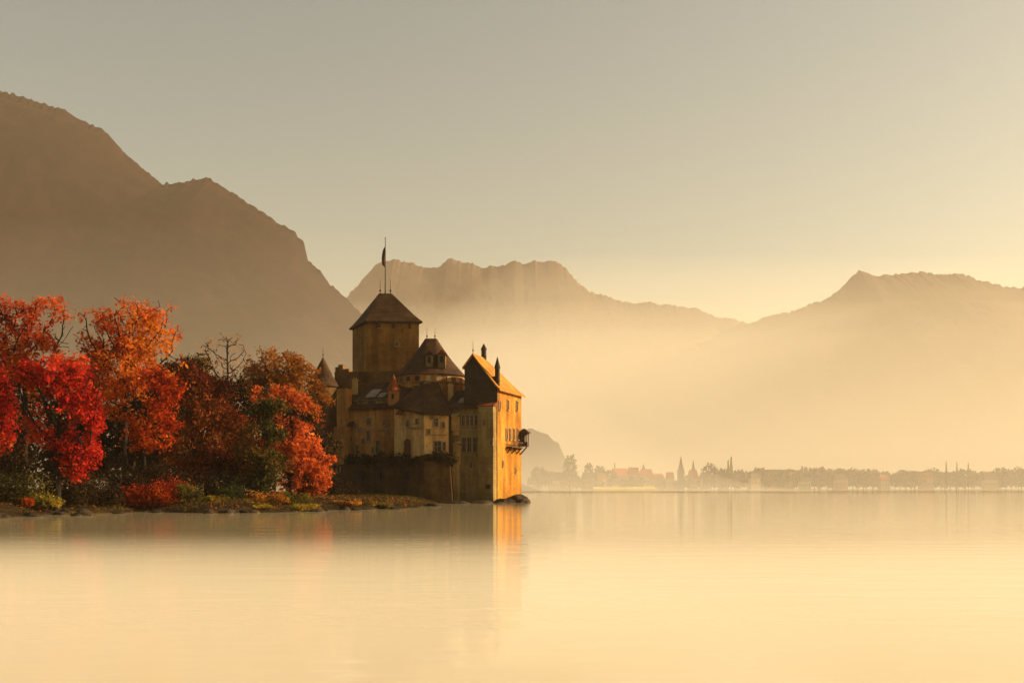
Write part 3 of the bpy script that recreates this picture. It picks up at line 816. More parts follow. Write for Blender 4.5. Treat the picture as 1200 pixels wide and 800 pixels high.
for px, y0, y1 in ((568, 492, 498), (576, 515, 521)): window(WB, px, y0, y1, .34, but)
for px, y0, y1 in ((589, 540, 546), (604, 548, 553)): window(WR, px, y0, y1, .34, res)

# ------------------------------------------------------------------ trees
def grow(att, base, seed, step=0.55, infl=4.5, kill=0.95, lead=None, iters=110):
    """space colonisation: a branch skeleton that grows from base towards the attraction points"""
    rng = np.random.default_rng(seed)
    pos = [np.array(base, float)]; par = [-1]
    tgt = att.mean(0); low = np.percentile(att[:, 2], 12)
    p = pos[0].copy(); lead = lead if lead is not None else np.array([0, 0, 1.0])
    while p[2] < low:                                       # the clear stem
        d = lead + 0.25 * unit(tgt - p) + rng.normal(0, .10, 3); p = p + unit(d) * step
        pos.append(p.copy()); par.append(len(pos) - 2)
        if len(pos) > 90: break
    A = att.copy(); first = True
    for it in range(iters):
        if len(A) == 0: break
        Pn = np.array(pos)
        d2 = ((A[:, None, :] - Pn[None, :, :]) ** 2).sum(2)
        nn = d2.argmin(1); dm = np.sqrt(d2[np.arange(len(A)), nn])
        near = dm < (infl if it > 25 else 40)
        if not near.any(): break
        grew = False
        for i in np.unique(nn[near]):
            sel = near & (nn == i)
            v = A[sel] - Pn[i]; v = (v / (np.linalg.norm(v, axis=1, keepdims=True) + 1e-9)).sum(0)
            v = v + rng.normal(0, .35, 3)
            if np.linalg.norm(v) < 1e-6: continue
            q = Pn[i] + unit(v) * step
            pos.append(q); par.append(int(i)); grew = True
        if not grew or len(pos) > 2600: break
        Pn2 = np.array(pos[len(Pn):])
        d2 = ((A[:, None, :] - Pn2[None, :, :]) ** 2).sum(2).min(1)
        A = A[d2 > kill ** 2]
    return np.array(pos), np.array(par)

def branch_mesh(name, pos, par, m, parent, r_tip=0.022, expo=2.35, r_max=0.6, sides=6):
    n = len(pos); rad = np.zeros(n); acc = np.zeros(n)
    kids = np.zeros(n, int)
    for i in range(1, n): kids[par[i]] += 1
    for i in range(n - 1, -1, -1):
        a = acc[i] if kids[i] else r_tip ** expo
        rad[i] = a ** (1 / expo)
        if par[i] >= 0: acc[par[i]] += a
    rad = np.clip(rad, r_tip, r_max)
    V = []; Q = []
    b0 = 0
    ang = np.arange(sides) * 2 * math.pi / sides
    for i in range(1, n):
        a = pos[par[i]]; c = pos[i]; d = unit(c - a)
        x = unit(np.cross(d, [0.31, 0.94, 0.11])); y = np.cross(d, x)
        ra = min(rad[par[i]], rad[i] * 1.35); rb = rad[i]
        if par[i] == 0: ra = rad[i] * 1.8
        ringv = np.cos(ang)[:, None] * x + np.sin(ang)[:, None] * y
        V.append(a + ringv * ra - d * ra * .3); V.append(c + ringv * rb)
        k = np.arange(sides)
        Q.append(np.stack([b0 + k, b0 + (k + 1) % sides, b0 + sides + (k + 1) % sides, b0 + sides + k], 1)); b0 += 2 * sides
    return np_mesh(name, np.concatenate(V), np.concatenate(Q), m, parent, smooth=True)

def leaf_mesh(name, cen, m, parent, per, spread, size, seed, droop=0.15, tone_scale=0.22, tone_bias=None, asp=0.55):
    """many leaf-sprays: small folded quads scattered round the points cen"""
    rng = np.random.default_rng(seed)
    n = len(cen) * per
    C = np.repeat(cen, per, 0) + rng.normal(0, spread, (n, 3)) * [1, 1, .75]
    C[:, 2] -= np.abs(rng.normal(0, droop, n))
    s = size * np.clip(rng.lognormal(-.18, .42, n), .3, 2.2)[:, None]
    a = rng.normal(0, 1, (n, 3)); a /= np.linalg.norm(a, axis=1, keepdims=True)
    b = rng.normal(0, 1, (n, 3)); b -= (a * b).sum(1, keepdims=True) * a; b /= np.linalg.norm(b, axis=1, keepdims=True)
    V = np.stack([C - a * s, C + b * s * asp, C + a * s, C - b * s * asp], 1).reshape(-1, 3)
    Q = np.arange(n * 4).reshape(n, 4)
    t = fbm(C[:, 0] * tone_scale + C[:, 2] * .13 + seed, C[:, 1] * tone_scale + C[:, 2] * tone_scale, 4, seed)
    t = (t - .5) * 1.5 + .5 + rng.normal(0, .13, n)
    if tone_bias is not None: t = t + tone_bias(C)
    return np_mesh(name, V, Q, m, parent, tone=np.clip(t, 0, 1))

def ellip_points(ells, Y, n, seed, dep=.85, shell=0.45):
    """attraction points inside crown lobes given in the picture as (cx, cy, rx, ry, [dy]) at distance Y"""
    rng = np.random.default_rng(seed); out = []
    tot = sum(e[2] * e[3] for e in ells)
    for e in ells:
        k = max(12, int(n * e[2] * e[3] / tot)); dy = e[4] if len(e) > 4 else 0
        v = rng.normal(0, 1, (k, 3)); v /= np.linalg.norm(v, axis=1, keepdims=True)
        v *= (rng.uniform(shell ** 3, 1, (k, 1))) ** (1 / 3)
        v *= (.62 + .8 * fbm(v[:, 0] * 1.6 + seed + e[0], v[:, 2] * 1.6 + v[:, 1] * 1.1 + e[1], 3, seed))[:, None]
        rx = e[2] / F * Y; rz = e[3] / F * Y; ry = rx * dep
        out.append(np.stack([px2x(e[0], Y) + v[:, 0] * rx, Y + dy + v[:, 1] * ry, py2z(e[1], Y) + v[:, 2] * rz], 1))
    return np.concatenate(out)

def tree(name, label, cat, base_px, Y, ells, leafm, barkm, n=420, per=22, spread=.42, size=.17, seed=1, group=None, leaf_part='crown', keep=1.0, r_tip=.024, dep=.85, tone_bias=None, kill=.95, r_max=.5, lead=None, stems=None, shell=.45, droop=.15, gaps=.22):
    X = px2x(base_px, Y); z = float(ground_z(X, Y)[0]) - .15
    root = empty(name, (X, Y, z))
    tag(root, label, cat, group)
    att = ellip_points(ells, Y, n, seed, dep, shell) - np.array([X, Y, z])
    att = att[att[:, 2] > .4]
    pos, par = grow(att, (0, 0, 0), seed, kill=kill, lead=lead)
    branch_mesh('trunk', pos, par, barkm, root, r_tip=r_tip, r_max=r_max)
    if per > 0:
        kids = np.bincount(par[1:], minlength=len(pos)); outer = pos[(kids <= 1) & (np.arange(len(pos)) > 8)]
        cen = np.concatenate([outer, att])
        rng = np.random.default_rng(seed + 5)
        if keep < 1: cen = cen[rng.random(len(cen)) < keep]
        cen = cen[cen[:, 2] > .3]
        cl = fbm(cen[:, 0] * .5 + cen[:, 1] * .37 + seed, cen[:, 2] * .55 - cen[:, 1] * .3, 3, seed + 2)      # gaps between the leafy sprays
        cen = cen[cl > np.quantile(cl, gaps)]
        leaf_mesh(leaf_part, cen, leafm, root, per, spread, size, seed + 9, tone_bias=tone_bias, droop=droop)
    return root

L = {}
L['crimson'] = leaf('crimson leaves', [(0.15, (0.12, 0.010, 0.007)), (0.42, (0.38, 0.018, 0.013)), (0.70, (0.58, 0.035, 0.018)), (0.95, (0.52, 0.12, 0.03))], .5)
L['redorange'] = leaf('red orange leaves', [(0.15, (0.18, 0.018, 0.006)), (0.42, (0.46, 0.05, 0.010)), (0.68, (0.58, 0.11, 0.012)), (0.95, (0.60, 0.19, 0.02))], .5)
L['orange'] = leaf('orange leaves', [(0.12, (0.24, 0.04, 0.008)), (0.42, (0.54, 0.105, 0.012)), (0.70, (0.64, 0.17, 0.018)), (0.95, (0.64, 0.27, 0.03))], .5)
L['coral'] = leaf('coral leaves', [(0.12, (0.22, 0.04, 0.012)), (0.42, (0.54, 0.10, 0.022)), (0.70, (0.66, 0.155, 0.035)), (0.95, (0.62, 0.27, 0.05))], .5)
L['grass'] = leaf('dry shore grass', [(0.15, (0.018, 0.013, 0.005)), (0.45, (0.045, 0.032, 0.009)), (0.72, (0.09, 0.062, 0.014)), (0.95, (0.26, 0.17, 0.026))], .35)
L['russet'] = leaf('dark russet leaves', [(0.15, (0.06, 0.012, 0.006)), (0.45, (0.14, 0.026, 0.009)), (0.72, (0.22, 0.05, 0.012)), (0.95, (0.24, 0.09, 0.02))], .35)
L['bronze'] = leaf('golden brown leaves', [(0.15, (0.15, 0.05, 0.010)), (0.45, (0.32, 0.11, 0.018)), (0.72, (0.44, 0.17, 0.025)), (0.95, (0.46, 0.24, 0.04))], .45)
L['green'] = leaf('dark green foliage', [(0.15, (0.016, 0.020, 0.007)), (0.45, (0.032, 0.036, 0.010)), (0.72, (0.062, 0.052, 0.014)), (0.95, (0.18, 0.08, 0.016))], .25)
L['olive'] = leaf('olive foliage', [(0.15, (0.05, 0.042, 0.012)), (0.45, (0.11, 0.085, 0.018)), (0.72, (0.19, 0.14, 0.022)), (0.95, (0.34, 0.23, 0.03))], .4)
L['yellow'] = leaf('yellow foliage', [(0.15, (0.14, 0.095, 0.015)), (0.45, (0.17, 0.11, 0.014)), (0.72, (0.30, 0.20, 0.02)), (0.95, (0.46, 0.30, 0.03))], .45)
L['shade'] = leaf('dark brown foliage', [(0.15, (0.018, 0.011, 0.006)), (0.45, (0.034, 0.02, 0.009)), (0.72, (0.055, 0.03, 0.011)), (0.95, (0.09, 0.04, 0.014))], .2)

# tall trees at the back of the wood
tree('autumn_tree', 'tall red orange tree at the left edge, dark limbs showing through its thin top', 'tree', 28, 104,
     [(10, 385, 34, 42), (52, 380, 36, 36), (-22, 400, 34, 40), (70, 420, 26, 34), (20, 430, 46, 36)], L['redorange'], M['bark'], n=950, per=13, spread=.30, size=.15, seed=21, r_tip=.034, kill=.8, gaps=.3, r_max=.55)
tree('autumn_tree', 'tallest orange tree with a broad dome of fine dark limbs, right of the crimson tree', 'tree', 146, 103,
     [(150, 378, 42, 30), (118, 392, 26, 30), (184, 396, 24, 40), (152, 425, 52, 32), (195, 430, 18, 30), (130, 440, 36, 26)], L['redorange'], M['bark'], n=1150, per=12, spread=.30, size=.15, seed=22, r_tip=.034, kill=.78, gaps=.3, r_max=.6, tone_bias=lambda C: .1 + .045 * C[:, 0])
tree('autumn_tree', 'red orange lower tree below the tallest orange one, with flame coloured right edge', 'tree', 168, 96,
     [(170, 462, 40, 34), (196, 478, 24, 34), (140, 470, 24, 26), (176, 500, 34, 28), (185, 455, 28, 24)], L['redorange'], M['bark'], n=420, per=22, spread=.27, size=.15, seed=23, kill=.8, r_tip=.038, gaps=.38)
tree('autumn_tree', 'bright crimson tree in front at the left, with a scarlet mass on its right side', 'tree', 66, 84,
     [(62, 440, 42, 30), (95, 452, 26, 36), (70, 490, 46, 40), (102, 492, 18, 36), (40, 465, 30, 36), (88, 530, 28, 30)], L['crimson'], M['bark'], n=820, per=20, spread=.24, size=.15, seed=24, kill=.75, r_tip=.042, gaps=.42, tone_bias=lambda C: .08 - .05 * C[:, 0])
tree('autumn_tree', 'scarlet tree cut off by the left edge of the view, in front of the wood', 'tree', -6, 86,
     [(0, 470, 24, 32), (-22, 455, 30, 40), (-10, 505, 26, 26)], L['crimson'], M['bark'], n=380, per=20, spread=.25, size=.15, seed=25, kill=.9)
tree('dark_tree', 'dark russet tree in the shade, standing in the gap right of the tallest orange tree', 'tree', 226, 118,
     [(226, 470, 38, 40), (214, 445, 24, 24), (246, 500, 34, 40), (214, 520, 32, 36), (250, 460, 22, 26)], L['russet'], M['bark'], n=460, per=30, spread=.5, size=.17, seed=26)
tree('dark_tree', 'dark evergreen with layered flat boughs rising above the russet tree', 'tree', 212, 126,
     [(214, 436, 24, 10), (228, 424, 14, 8), (204, 456, 24, 14), (236, 446, 20, 10), (216, 480, 26, 18)], L['green'], M['bark'], n=320, per=40, spread=.42, size=.17, seed=27)
tree('bare_tree', 'slender nearly bare tree with pale thin twigs against the mountain', 'tree', 265, 124,
     [(266, 408, 24, 20), (247, 416, 14, 16), (285, 424, 16, 20), (264, 438, 26, 22), (290, 450, 16, 18)], L['bronze'], M['bark'], n=420, per=2, spread=.4, size=.13, seed=28, r_tip=.036, kill=.7, r_max=.36)
tree('autumn_tree', 'golden brown tree with a rounded crown beside the castle', 'tree', 322, 122,
     [(330, 430, 36, 22), (306, 438, 20, 20), (352, 448, 28, 20), (330, 458, 40, 24), (372, 470, 17, 13), (384, 470, 8, 8)], L['bronze'], M['bark'], n=800, per=17, spread=.30, size=.15, seed=29, r_tip=.028, kill=.72, gaps=.2, r_max=.45)
tree('autumn_tree', 'flaming orange tree on the waterside, next to the castle foundation', 'tree', 338, 106,
     [(326, 472, 30, 24), (346, 482, 26, 26), (352, 512, 30, 30), (358, 542, 30, 32), (334, 520, 32, 34), (344, 562, 40, 20), (370, 560, 16, 22)], L['coral'], M['bark'], n=640, per=24, spread=.25, size=.15, seed=30, kill=.8, r_tip=.034, gaps=.32)
tree('conifer_tree', 'dark green conifer with orange leaves showing at its side, in front of the flaming tree', 'conifer', 306, 100,
     [(310, 480, 14, 12), (322, 474, 12, 8), (304, 505, 20, 12), (322, 512, 16, 12), (300, 530, 22, 14), (318, 540, 22, 14), (302, 562, 22, 14)], L['green'], M['bark'], n=420, per=34, spread=.32, size=.13, seed=31, kill=.85, tone_bias=lambda C: .08)
tree('dark_tree', 'low russet tree with drooping boughs between the trunks, above the orange leaf litter', 'tree', 262, 108,
     [(262, 520, 30, 30), (240, 548, 26, 22), (280, 500, 20, 24), (276, 552, 22, 22)], L['russet'], M['bark'], n=380, per=30, spread=.42, size=.15, seed=32)

# darker undergrowth trees that close the wood behind
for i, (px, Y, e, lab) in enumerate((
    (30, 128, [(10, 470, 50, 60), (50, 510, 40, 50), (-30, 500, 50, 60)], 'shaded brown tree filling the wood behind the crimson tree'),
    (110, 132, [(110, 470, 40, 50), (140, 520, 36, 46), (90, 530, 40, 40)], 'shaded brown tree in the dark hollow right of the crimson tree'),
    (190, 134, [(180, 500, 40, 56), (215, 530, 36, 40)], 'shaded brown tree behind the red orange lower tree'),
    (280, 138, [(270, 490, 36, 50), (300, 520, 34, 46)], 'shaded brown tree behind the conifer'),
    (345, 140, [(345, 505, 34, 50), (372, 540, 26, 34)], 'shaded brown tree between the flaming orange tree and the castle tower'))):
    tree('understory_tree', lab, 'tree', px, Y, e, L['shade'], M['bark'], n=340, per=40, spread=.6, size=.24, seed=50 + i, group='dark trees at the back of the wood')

# ------------------------------------------------------------------ shrubs along the bank
def shrub(name, label, px, Y, w_, h, m, seed, n=70, per=24, size=.11, group=None, z=None, cat='bush'):
    X = px2x(px, Y); z = float(ground_z(X, Y)[0]) - .05 if z is None else z
    root = empty(name, (X, Y, z)); tag(root, label, cat, group)
    rng = np.random.default_rng(seed)
    v = rng.normal(0, 1, (n, 3)); v /= np.linalg.norm(v, axis=1, keepdims=True); v *= rng.uniform(.3, 1, (n, 1)) * (.35 + 1.2 * fbm(v[:, 0] * 2.2 + seed, v[:, 2] * 2.2 + v[:, 1] * 1.7, 3, seed))[:, None]
    nl = int(rng.integers(4, 7)); lo = np.stack([rng.uniform(-.5, .5, nl) * w_, rng.uniform(-.4, .4, nl) * w_, rng.uniform(.25, .62, nl) * h, rng.uniform(.32, .62, nl)], 1); lo[:, 2] *= 1 - .5 * np.abs(lo[:, 0] / w_)
    q = lo[rng.integers(0, nl, n)]
    att = np.stack([q[:, 0] + v[:, 0] * w_ * .6 * q[:, 3], q[:, 1] + v[:, 1] * w_ * .6 * q[:, 3], q[:, 2] + v[:, 2] * h * .8 * q[:, 3]], 1); att = att[att[:, 2] > .08]
    pos, par = grow(att, (0, 0, 0), seed, step=.25, infl=3, kill=.4, iters=40)
    branch_mesh('stem', pos, par, M['bark'], root, r_tip=.012, r_max=.1, sides=4)
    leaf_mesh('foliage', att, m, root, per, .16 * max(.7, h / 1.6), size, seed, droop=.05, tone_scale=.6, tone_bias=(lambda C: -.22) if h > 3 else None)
    return root
SHRUBS = [
    ('bush', 'large olive brown bush at the left edge above the water', 8, 82, 3.8, 4.4, 'olive'), ('bush', 'olive bush with yellowish leaves under the crimson tree', 48, 81, 3.2, 1.9, 'olive'),
    ('bush', 'shaded brown bush under the scarlet tree at the left edge', -8, 86, 4.2, 6.2, 'shade'), ('bush', 'tiny orange leaved bush hanging over the bank at the left', 33, 79.6, .6, 1.1, 'redorange'),
    ('bush', 'low yellow green bush sprawling over the bank, right of the olive bush', 88, 82, 2.2, .9, 'yellow'), ('bush', 'dark bush at the foot of the crimson tree', 108, 88, 3.4, 2.6, 'shade'),
    ('bush', 'red bush drooping towards the water under the red orange tree', 178, 91, 5.0, 3.4, 'redorange'), ('bush', 'dark brown bush in the hollow between the crimson and red trees', 135, 92, 4.0, 3.6, 'shade'),
    ('bush', 'upright yellow bush by the pale trunks below the russet tree', 223, 91, 1.3, 2.3, 'olive'), ('bush', 'small golden bush right of the upright yellow bush', 252, 92, 1.3, .9, 'yellow'),
    ('bush', 'dark brown bush left of the upright yellow bush', 200, 96, 3.0, 3.6, 'shade'), ('bush', 'dark green bush below the conifer', 284, 95, 3.4, 2.6, 'green'),
    ('bush', 'tawny bush at the foot of the conifer', 318, 94, 2.8, 1.9, 'bronze'), ('bush', 'golden grassy bush at the foot of the flaming orange tree', 352, 95, 3.0, 2.0, 'olive'),
    ('bush', 'low bright yellow bush at the water edge under the flaming tree', 332, 90.5, 4.2, .75, 'yellow'), ('bush', 'small bright yellow bush on the bank before the castle', 443, 103.5, 1.8, .85, 'yellow'),
    ('bush', 'low tawny bush on the bank left of the bright yellow one', 404, 101, 2.6, .6, 'bronze'), ('bush', 'broad dark brown bush under the low russet tree, behind the golden one', 262, 99, 5.0, 3.4, 'shade'), ('bush', 'dark bush behind the red drooping bush', 160, 95, 5.0, 4.4, 'shade'),
    ('bush', 'dark bush behind the olive bush, under the crimson tree', 60, 86, 4.4, 3.2, 'shade'), ('bush', 'dark bush right of the flaming orange tree, before the castle tower', 388, 118, 4.6, 3.4, 'shade'),
    ('bush', 'tiny yellow bush on a stone in the water, near the left end of the bank', 92, 77.0, 1.0, .8, 'olive')]
for i, (nm, lab, px, Y, w_, h, mk) in enumerate(SHRUBS):
    shrub(nm, lab, px, Y, w_ * 1.15, h * (.85 if h < 2 else 1), L[mk], 200 + i, n=int(50 + 14 * w_ * h), per=24, size=.085)
# creepers and bushes growing on the castle terrace
for i, (px, Y, w_, h, lab) in enumerate(((421, 154.0, 4.0, 2.4, 'dark bush on the castle terrace, leftmost one below the ochre wall'), (447, 151.2, 4.6, 2.6, 'dark bush on the castle terrace, second from the left, below the ochre wall'),
                                   (468, 149.3, 3.6, 2.0, 'dark bush on the castle terrace just left of the door'), (488, 147.8, 2.8, 1.9, 'dark bush on the castle terrace right of the door'), (513, 147.6, 4.2, 2.9, 'dark bush on the castle terrace under the pale hall'))):
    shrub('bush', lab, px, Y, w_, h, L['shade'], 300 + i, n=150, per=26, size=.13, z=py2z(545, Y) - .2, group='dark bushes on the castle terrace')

# ------------------------------------------------------------------ dry grass and leaf litter on the bank
rng = np.random.default_rng(5)
n = 60000
X = rng.uniform(-60, 4, n); Y = rng.uniform(76, 152, n)
d = shore_dist(X, Y); k = (d > -.3) & (d < 9) & (fbm(X * .4, Y * .4, 3, 77) > .40)
X, Y = X[k], Y[k]; Z = ground_z(X, Y); k = Z > .04; X, Y, Z = X[k], Y[k], Z[k]
n = len(X); h = rng.uniform(.12, .42, n); a = rng.uniform(0, 6.28, n); lx = rng.normal(0, .16, n); ly = rng.normal(0, .16, n); wd = .028
V = np.stack([np.stack([X - np.cos(a) * wd, Y - np.sin(a) * wd, Z - .03], 1), np.stack([X + np.cos(a) * wd, Y + np.sin(a) * wd, Z - .03], 1), np.stack([X + lx, Y + ly, Z + h], 1)], 1).reshape(-1, 3)
tag(np_mesh('grass', V, np.arange(n * 3).reshape(n, 3), L['grass'], tone=np.clip(fbm(X * .5, Y * .5, 3, 8) * 1.3 - .15 + rng.normal(0, .1, n), 0, 1)), kind='stuff')
n = 9000
X = rng.uniform(-60, 0, n); Y = rng.uniform(76, 130, n); d = shore_dist(X, Y); k = (d > .6) & (d < 26); X, Y = X[k], Y[k]; Z = ground_z(X, Y) + .03; n = len(X)
a = rng.uniform(0, 6.28, n); s = rng.uniform(.05, .11, n); tz = rng.normal(0, .04, (n, 4))
V = np.stack([np.stack([X + np.cos(a + q) * s, Y + np.sin(a + q) * s, Z + tz[:, i]], 1) for i, q in enumerate((0, 1.57, 3.14, 4.71))], 1).reshape(-1, 3)
tag(np_mesh('fallen_leaves', V, np.arange(n * 4).reshape(n, 4), L['orange'], tone=rng.random(n)), kind='stuff')

# ------------------------------------------------------------------ rocks
def rock(label, px, Y, w_, dp, h, seed, name='rock', zb=-.35, group=None):
    X = px2x(px, Y); nu, nv = 22, 12; rg = np.random.default_rng(seed); o = rg.uniform(0, 50)
    V = []
    for j in range(nv + 1):
        ph = -math.pi / 2 + math.pi * j / nv
        for i in range(nu):
            th = 2 * math.pi * i / nu
            x, y, z = math.cos(ph) * math.cos(th), math.cos(ph) * math.sin(th), math.sin(ph)
            r = .72 + .6 * (fbm(np.array([x * 1.6 + o + z]), np.array([y * 1.6 + z * 1.3]), 4, seed)[0] - .3)
            V.append((X + x * r * w_ / 2, Y + y * r * dp / 2, zb + max(-.4, z * r * h)))
    fs = [(j * nu + i, j * nu + (i + 1) % nu, (j + 1) * nu + (i + 1) % nu, (j + 1) * nu + i) for j in range(nv) for i in range(nu)]
    b = MB(); b.add(V, fs); return tag(b.build(name, M['rock'], smooth=False), label, 'rock', group)
rock('big dark boulder at the right foot of the castle', 608, 154.0, 4.6, 6.0, 2.0, 1)
rock('flat dark rock under the olive buttress, at the water', 590, 148.0, 4.4, 3.4, 1.2, 2)
rock('flat rock under the windowed wing of the castle', 562, 147.6, 5.0, 3.0, .9, 3)
rock('long low rock at the water below the castle pier', 535, 145, 5.0, 3.0, .8, 4)
for i, (px, Y, s, lab) in enumerate(((70, 79.2, 1.1, 'small rock in the water below the olive bush'), (95, 76.8, 1.3, 'flat stone in the water at the left end of the bank'), (140, 83.6, .9, 'stone at the water edge below the dark hollow'), (185, 86.6, .8, 'stone at the water edge below the red bush'),
                              (245, 85.4, 1.0, 'stone at the water edge below the small golden bush'), (290, 85.6, 1.3, 'stone at the water edge below the dark green bush'), (372, 91, 1.2, 'stone at the water edge right of the flaming tree'), (418, 97, 1.0, 'stone on the bank before the castle, left of the bright yellow bush'),
                              (463, 102, 1.1, 'stone on the bank between the yellow bush and the plank'), (508, 121, 1.6, 'stone in the shallow water right of the plank'))):
    rock(lab, px, Y, s * 1.5, s, s * .33, 20 + i, zb=-.05)
proto_rock = []
rg = np.random.default_rng(91)
for i in range(46):                                     # dark stones all along the waterline
    t_ = rg.uniform(0, 10.999); k_ = int(t_); q = SH[k_] + (SH[k_ + 1] - SH[k_]) * (t_ - k_) + np.array([rg.normal(0, .2), rg.uniform(-.9, .5)])
    if i < 5:
        o = rock('dark stone among the many lying along the waterline of the wooded bank', 600, 10, 1.0, .85, .5, 60 + i, zb=-.06, group='dark stones along the waterline')
        c0 = np.array([px2x(600, 10), 10.0]); me = o.data
        for v_ in me.vertices: v_.co.x -= c0[0]; v_.co.y -= c0[1]
        proto_rock.append(o)
    else:
        o = proto_rock[i % 5].copy(); col.objects.link(o)
    o.location = (q[0], q[1], 0.0); s_ = rg.uniform(.5, 1.9); o.scale = (s_ * 1.6, s_, s_ * rg.uniform(.35, .75)); o.rotation_euler = (0, 0, rg.uniform(0, 6.28))
# pale plank lying on the bank
X, Y = px2x(482, 101.5), 101.5
b = MB(); u = unit((.75, -.66)); b.add([], []) ; z = float(ground_z(X, Y)[0])
c = np.array([X, Y]); v = np.array([-u[1], u[0]])
P4 = [c - u * 1.1 - v * .14, c + u * 1.1 - v * .14, c + u * 1.1 + v * .14, c - u * 1.1 + v * .14]
zz = [z + .75, z + .05, z + .05, z + .75]
b.add([(*p, q) for p, q in zip(P4, zz)] + [(*p, q + .07) for p, q in zip(P4, zz)], [(3, 2, 1, 0), (4, 5, 6, 7), (0, 1, 5, 4), (1, 2, 6, 5), (2, 3, 7, 6), (3, 0, 4, 7)])
tag(b.build('plank', plain('bleached wood', (.42, .30, .15))), 'pale bleached plank slanting down the bank to the water before the castle', 'plank')

# ------------------------------------------------------------------ the far shore: town, church, trees
YT = 1462.0
WALLS = [plain('far plaster cream', (.42, .32, .2), .9, .1, .2), plain('far plaster rose', (.36, .18, .11), .9, .1, .2), plain('far plaster white', (.72, .62, .46), .9, .05, .2), plain('far plaster orange', (.46, .18, .05), .9, .1, .2)]
ROOFS = [plain('far roof red', (.34, .07, .03), .9, .2, .2), plain('far roof brown', (.10, .06, .04), .9, .2, .2), plain('far roof slate', (.07, .06, .055), .9, .2, .2)]
def house(label, px, Y, wpx, wall_top, roof_top, wm, rm, rot=0.0, dp=10, cat='house', name='house', flat=False, base=574.5, group=None):
    X = px2x(px, Y); z = 1.0; W_ = wpx / F * Y; root = empty(name, (X, Y, z), rot); tag(root, label, cat, group)
    zt = py2z(wall_top, Y) - z; zr = py2z(roof_top, Y) - z
    b = MB(); b.box((0, 0), (1, 0), W_, (0, 1), dp, -1.5, zt); b.build('wall', wm, root)
    b = MB()
    if flat: b.box((0, 0), (1, 0), W_ + 1, (0, 1), dp + 1, zt + .01, zr)
    else:
        e = .7; V = [(-W_ / 2 - e, -dp / 2 - e, zt), (W_ / 2 + e, -dp / 2 - e, zt), (W_ / 2 + e, dp / 2 + e, zt), (-W_ / 2 - e, dp / 2 + e, zt), (-W_ / 2 + 1.2, 0, zr), (W_ / 2 - 1.2, 0, zr)]
        b.add(V, [(0, 1, 5, 4), (2, 3, 4, 5), (1, 2, 5), (3, 0, 4), (3, 2, 1, 0)])
    b.build('roof', rm, root)
    for i in range(max(2, int(W_ / 4.0))):                   # one row of windows to the lake
        k = max(2, int(W_ / 4.0)); b = MB(); b.box((-W_ / 2 + (i + .5) * W_ / k, -dp / 2 - .02), (1, 0), 1.3, (0, 1), .1, zt * .55, zt * .55 + 1.7); b.build('window', M['glass'], root)
    return root
HOUSES = [
    ('tiny white house by the shore right beside the castle rock', 624, 8, 567, 564, 2, 1), ('small cream house second from the castle on the far shore', 634, 7, 568, 564.5, 0, 1), ('wide dark roofed house below the big rounded tree', 655, 14, 563, 553, 0, 2),
    ('white low house at the shore under the big rounded tree', 667, 9, 568, 565, 2, 1), ('rose house with brown roof right of the big rounded tree', 688, 12, 560, 553, 1, 1), ('cream house peeping over the yellow meadow at its left end', 705, 11, 561, 554, 0, 0),
    ('long rose house with red roof behind the yellow meadow', 726, 20, 558, 548.5, 1, 0), ('tall red roofed house in the middle of the town', 742, 14, 556, 547.5, 1, 0), ('red roofed house with a small turret beside it', 757, 15, 557, 549.5, 0, 0),
    ('low red roofed house between the meadow and the church', 771, 14, 562, 554.5, 1, 0), ('rose house with red roof left against the church', 785, 10, 561, 553, 1, 0), ('bright orange gabled house right of the church', 812, 11, 560, 550.5, 3, 0),
    ('brown house right of the bright orange one', 826, 12, 562, 553, 0, 1), ('tall narrow rose house beside the twin poplars', 847, 12, 563, 555, 1, 1), ('white low house at the shore below the twin poplars', 865, 7, 566.5, 563, 2, 1),
    ('small brown house left of the long flat roofed building', 884, 12, 560, 554, 0, 1), ('low cream house under the grove, right of the flat roofed building', 943, 14, 564, 559, 0, 1), ('rose house half hidden in the middle of the long grove', 985, 15, 562, 555, 1, 1),
    ('cream house in the long grove, third from the right', 1036, 12, 563, 556, 0, 0), ('rose house in the grove left of the three thin poplars', 1085, 16, 561, 553, 1, 0), ('brown roofed house near the right end of the far shore', 1160, 16, 562, 554, 0, 1)]
for i, (lab, px, wpx, wt, rt, wi, ri) in enumerate(HOUSES):
    house(lab, px, YT + 10 + (i * 37 % 23), wpx, wt, rt, WALLS[wi], ROOFS[ri], rot=R(((i * 53) % 40) - 20))
house('long flat roofed building in the middle of the far shore', 908, YT + 40, 44, 553, 550, WALLS[1], ROOFS[1], dp=14, cat='building', name='apartment_building', flat=True)
# church with pointed steeple
Y = YT + 22; root = empty('church', (px2x(798, Y), Y, 1.0)); tag(root, 'dark church with the tallest pointed steeple of the far town', 'church')
b = MB(); b.box((0, 0), (1, 0), 9, (0, 1), 9, -1.5, py2z(553, Y) - 1); b.build('tower', ROOFS[2], root)
b = MB(); z0 = py2z(553, Y) - 1; b.lathe((0, 0), [(7.6, z0), (6.2, z0 + 1.5), (3.0, z0 + 11), (.2, py2z(534, Y) - 1)], 4, math.pi / 4); b.build('spire', ROOFS[2], root)
b = MB(); b.box((-13, 4), (1, 0), 17, (0, 1), 10, -1.5, 8); b.add([(-21.5, -1.5, 8), (-4.5, -1.5, 8), (-4.5, 9.5, 8), (-21.5, 9.5, 8), (-21.5, 4, 15), (-4.5, 4, 15)], [(0, 1, 5, 4), (2, 3, 4, 5), (1, 2, 5), (3, 0, 4), (3, 2, 1, 0)]); b.build('nave', WALLS[1], root)
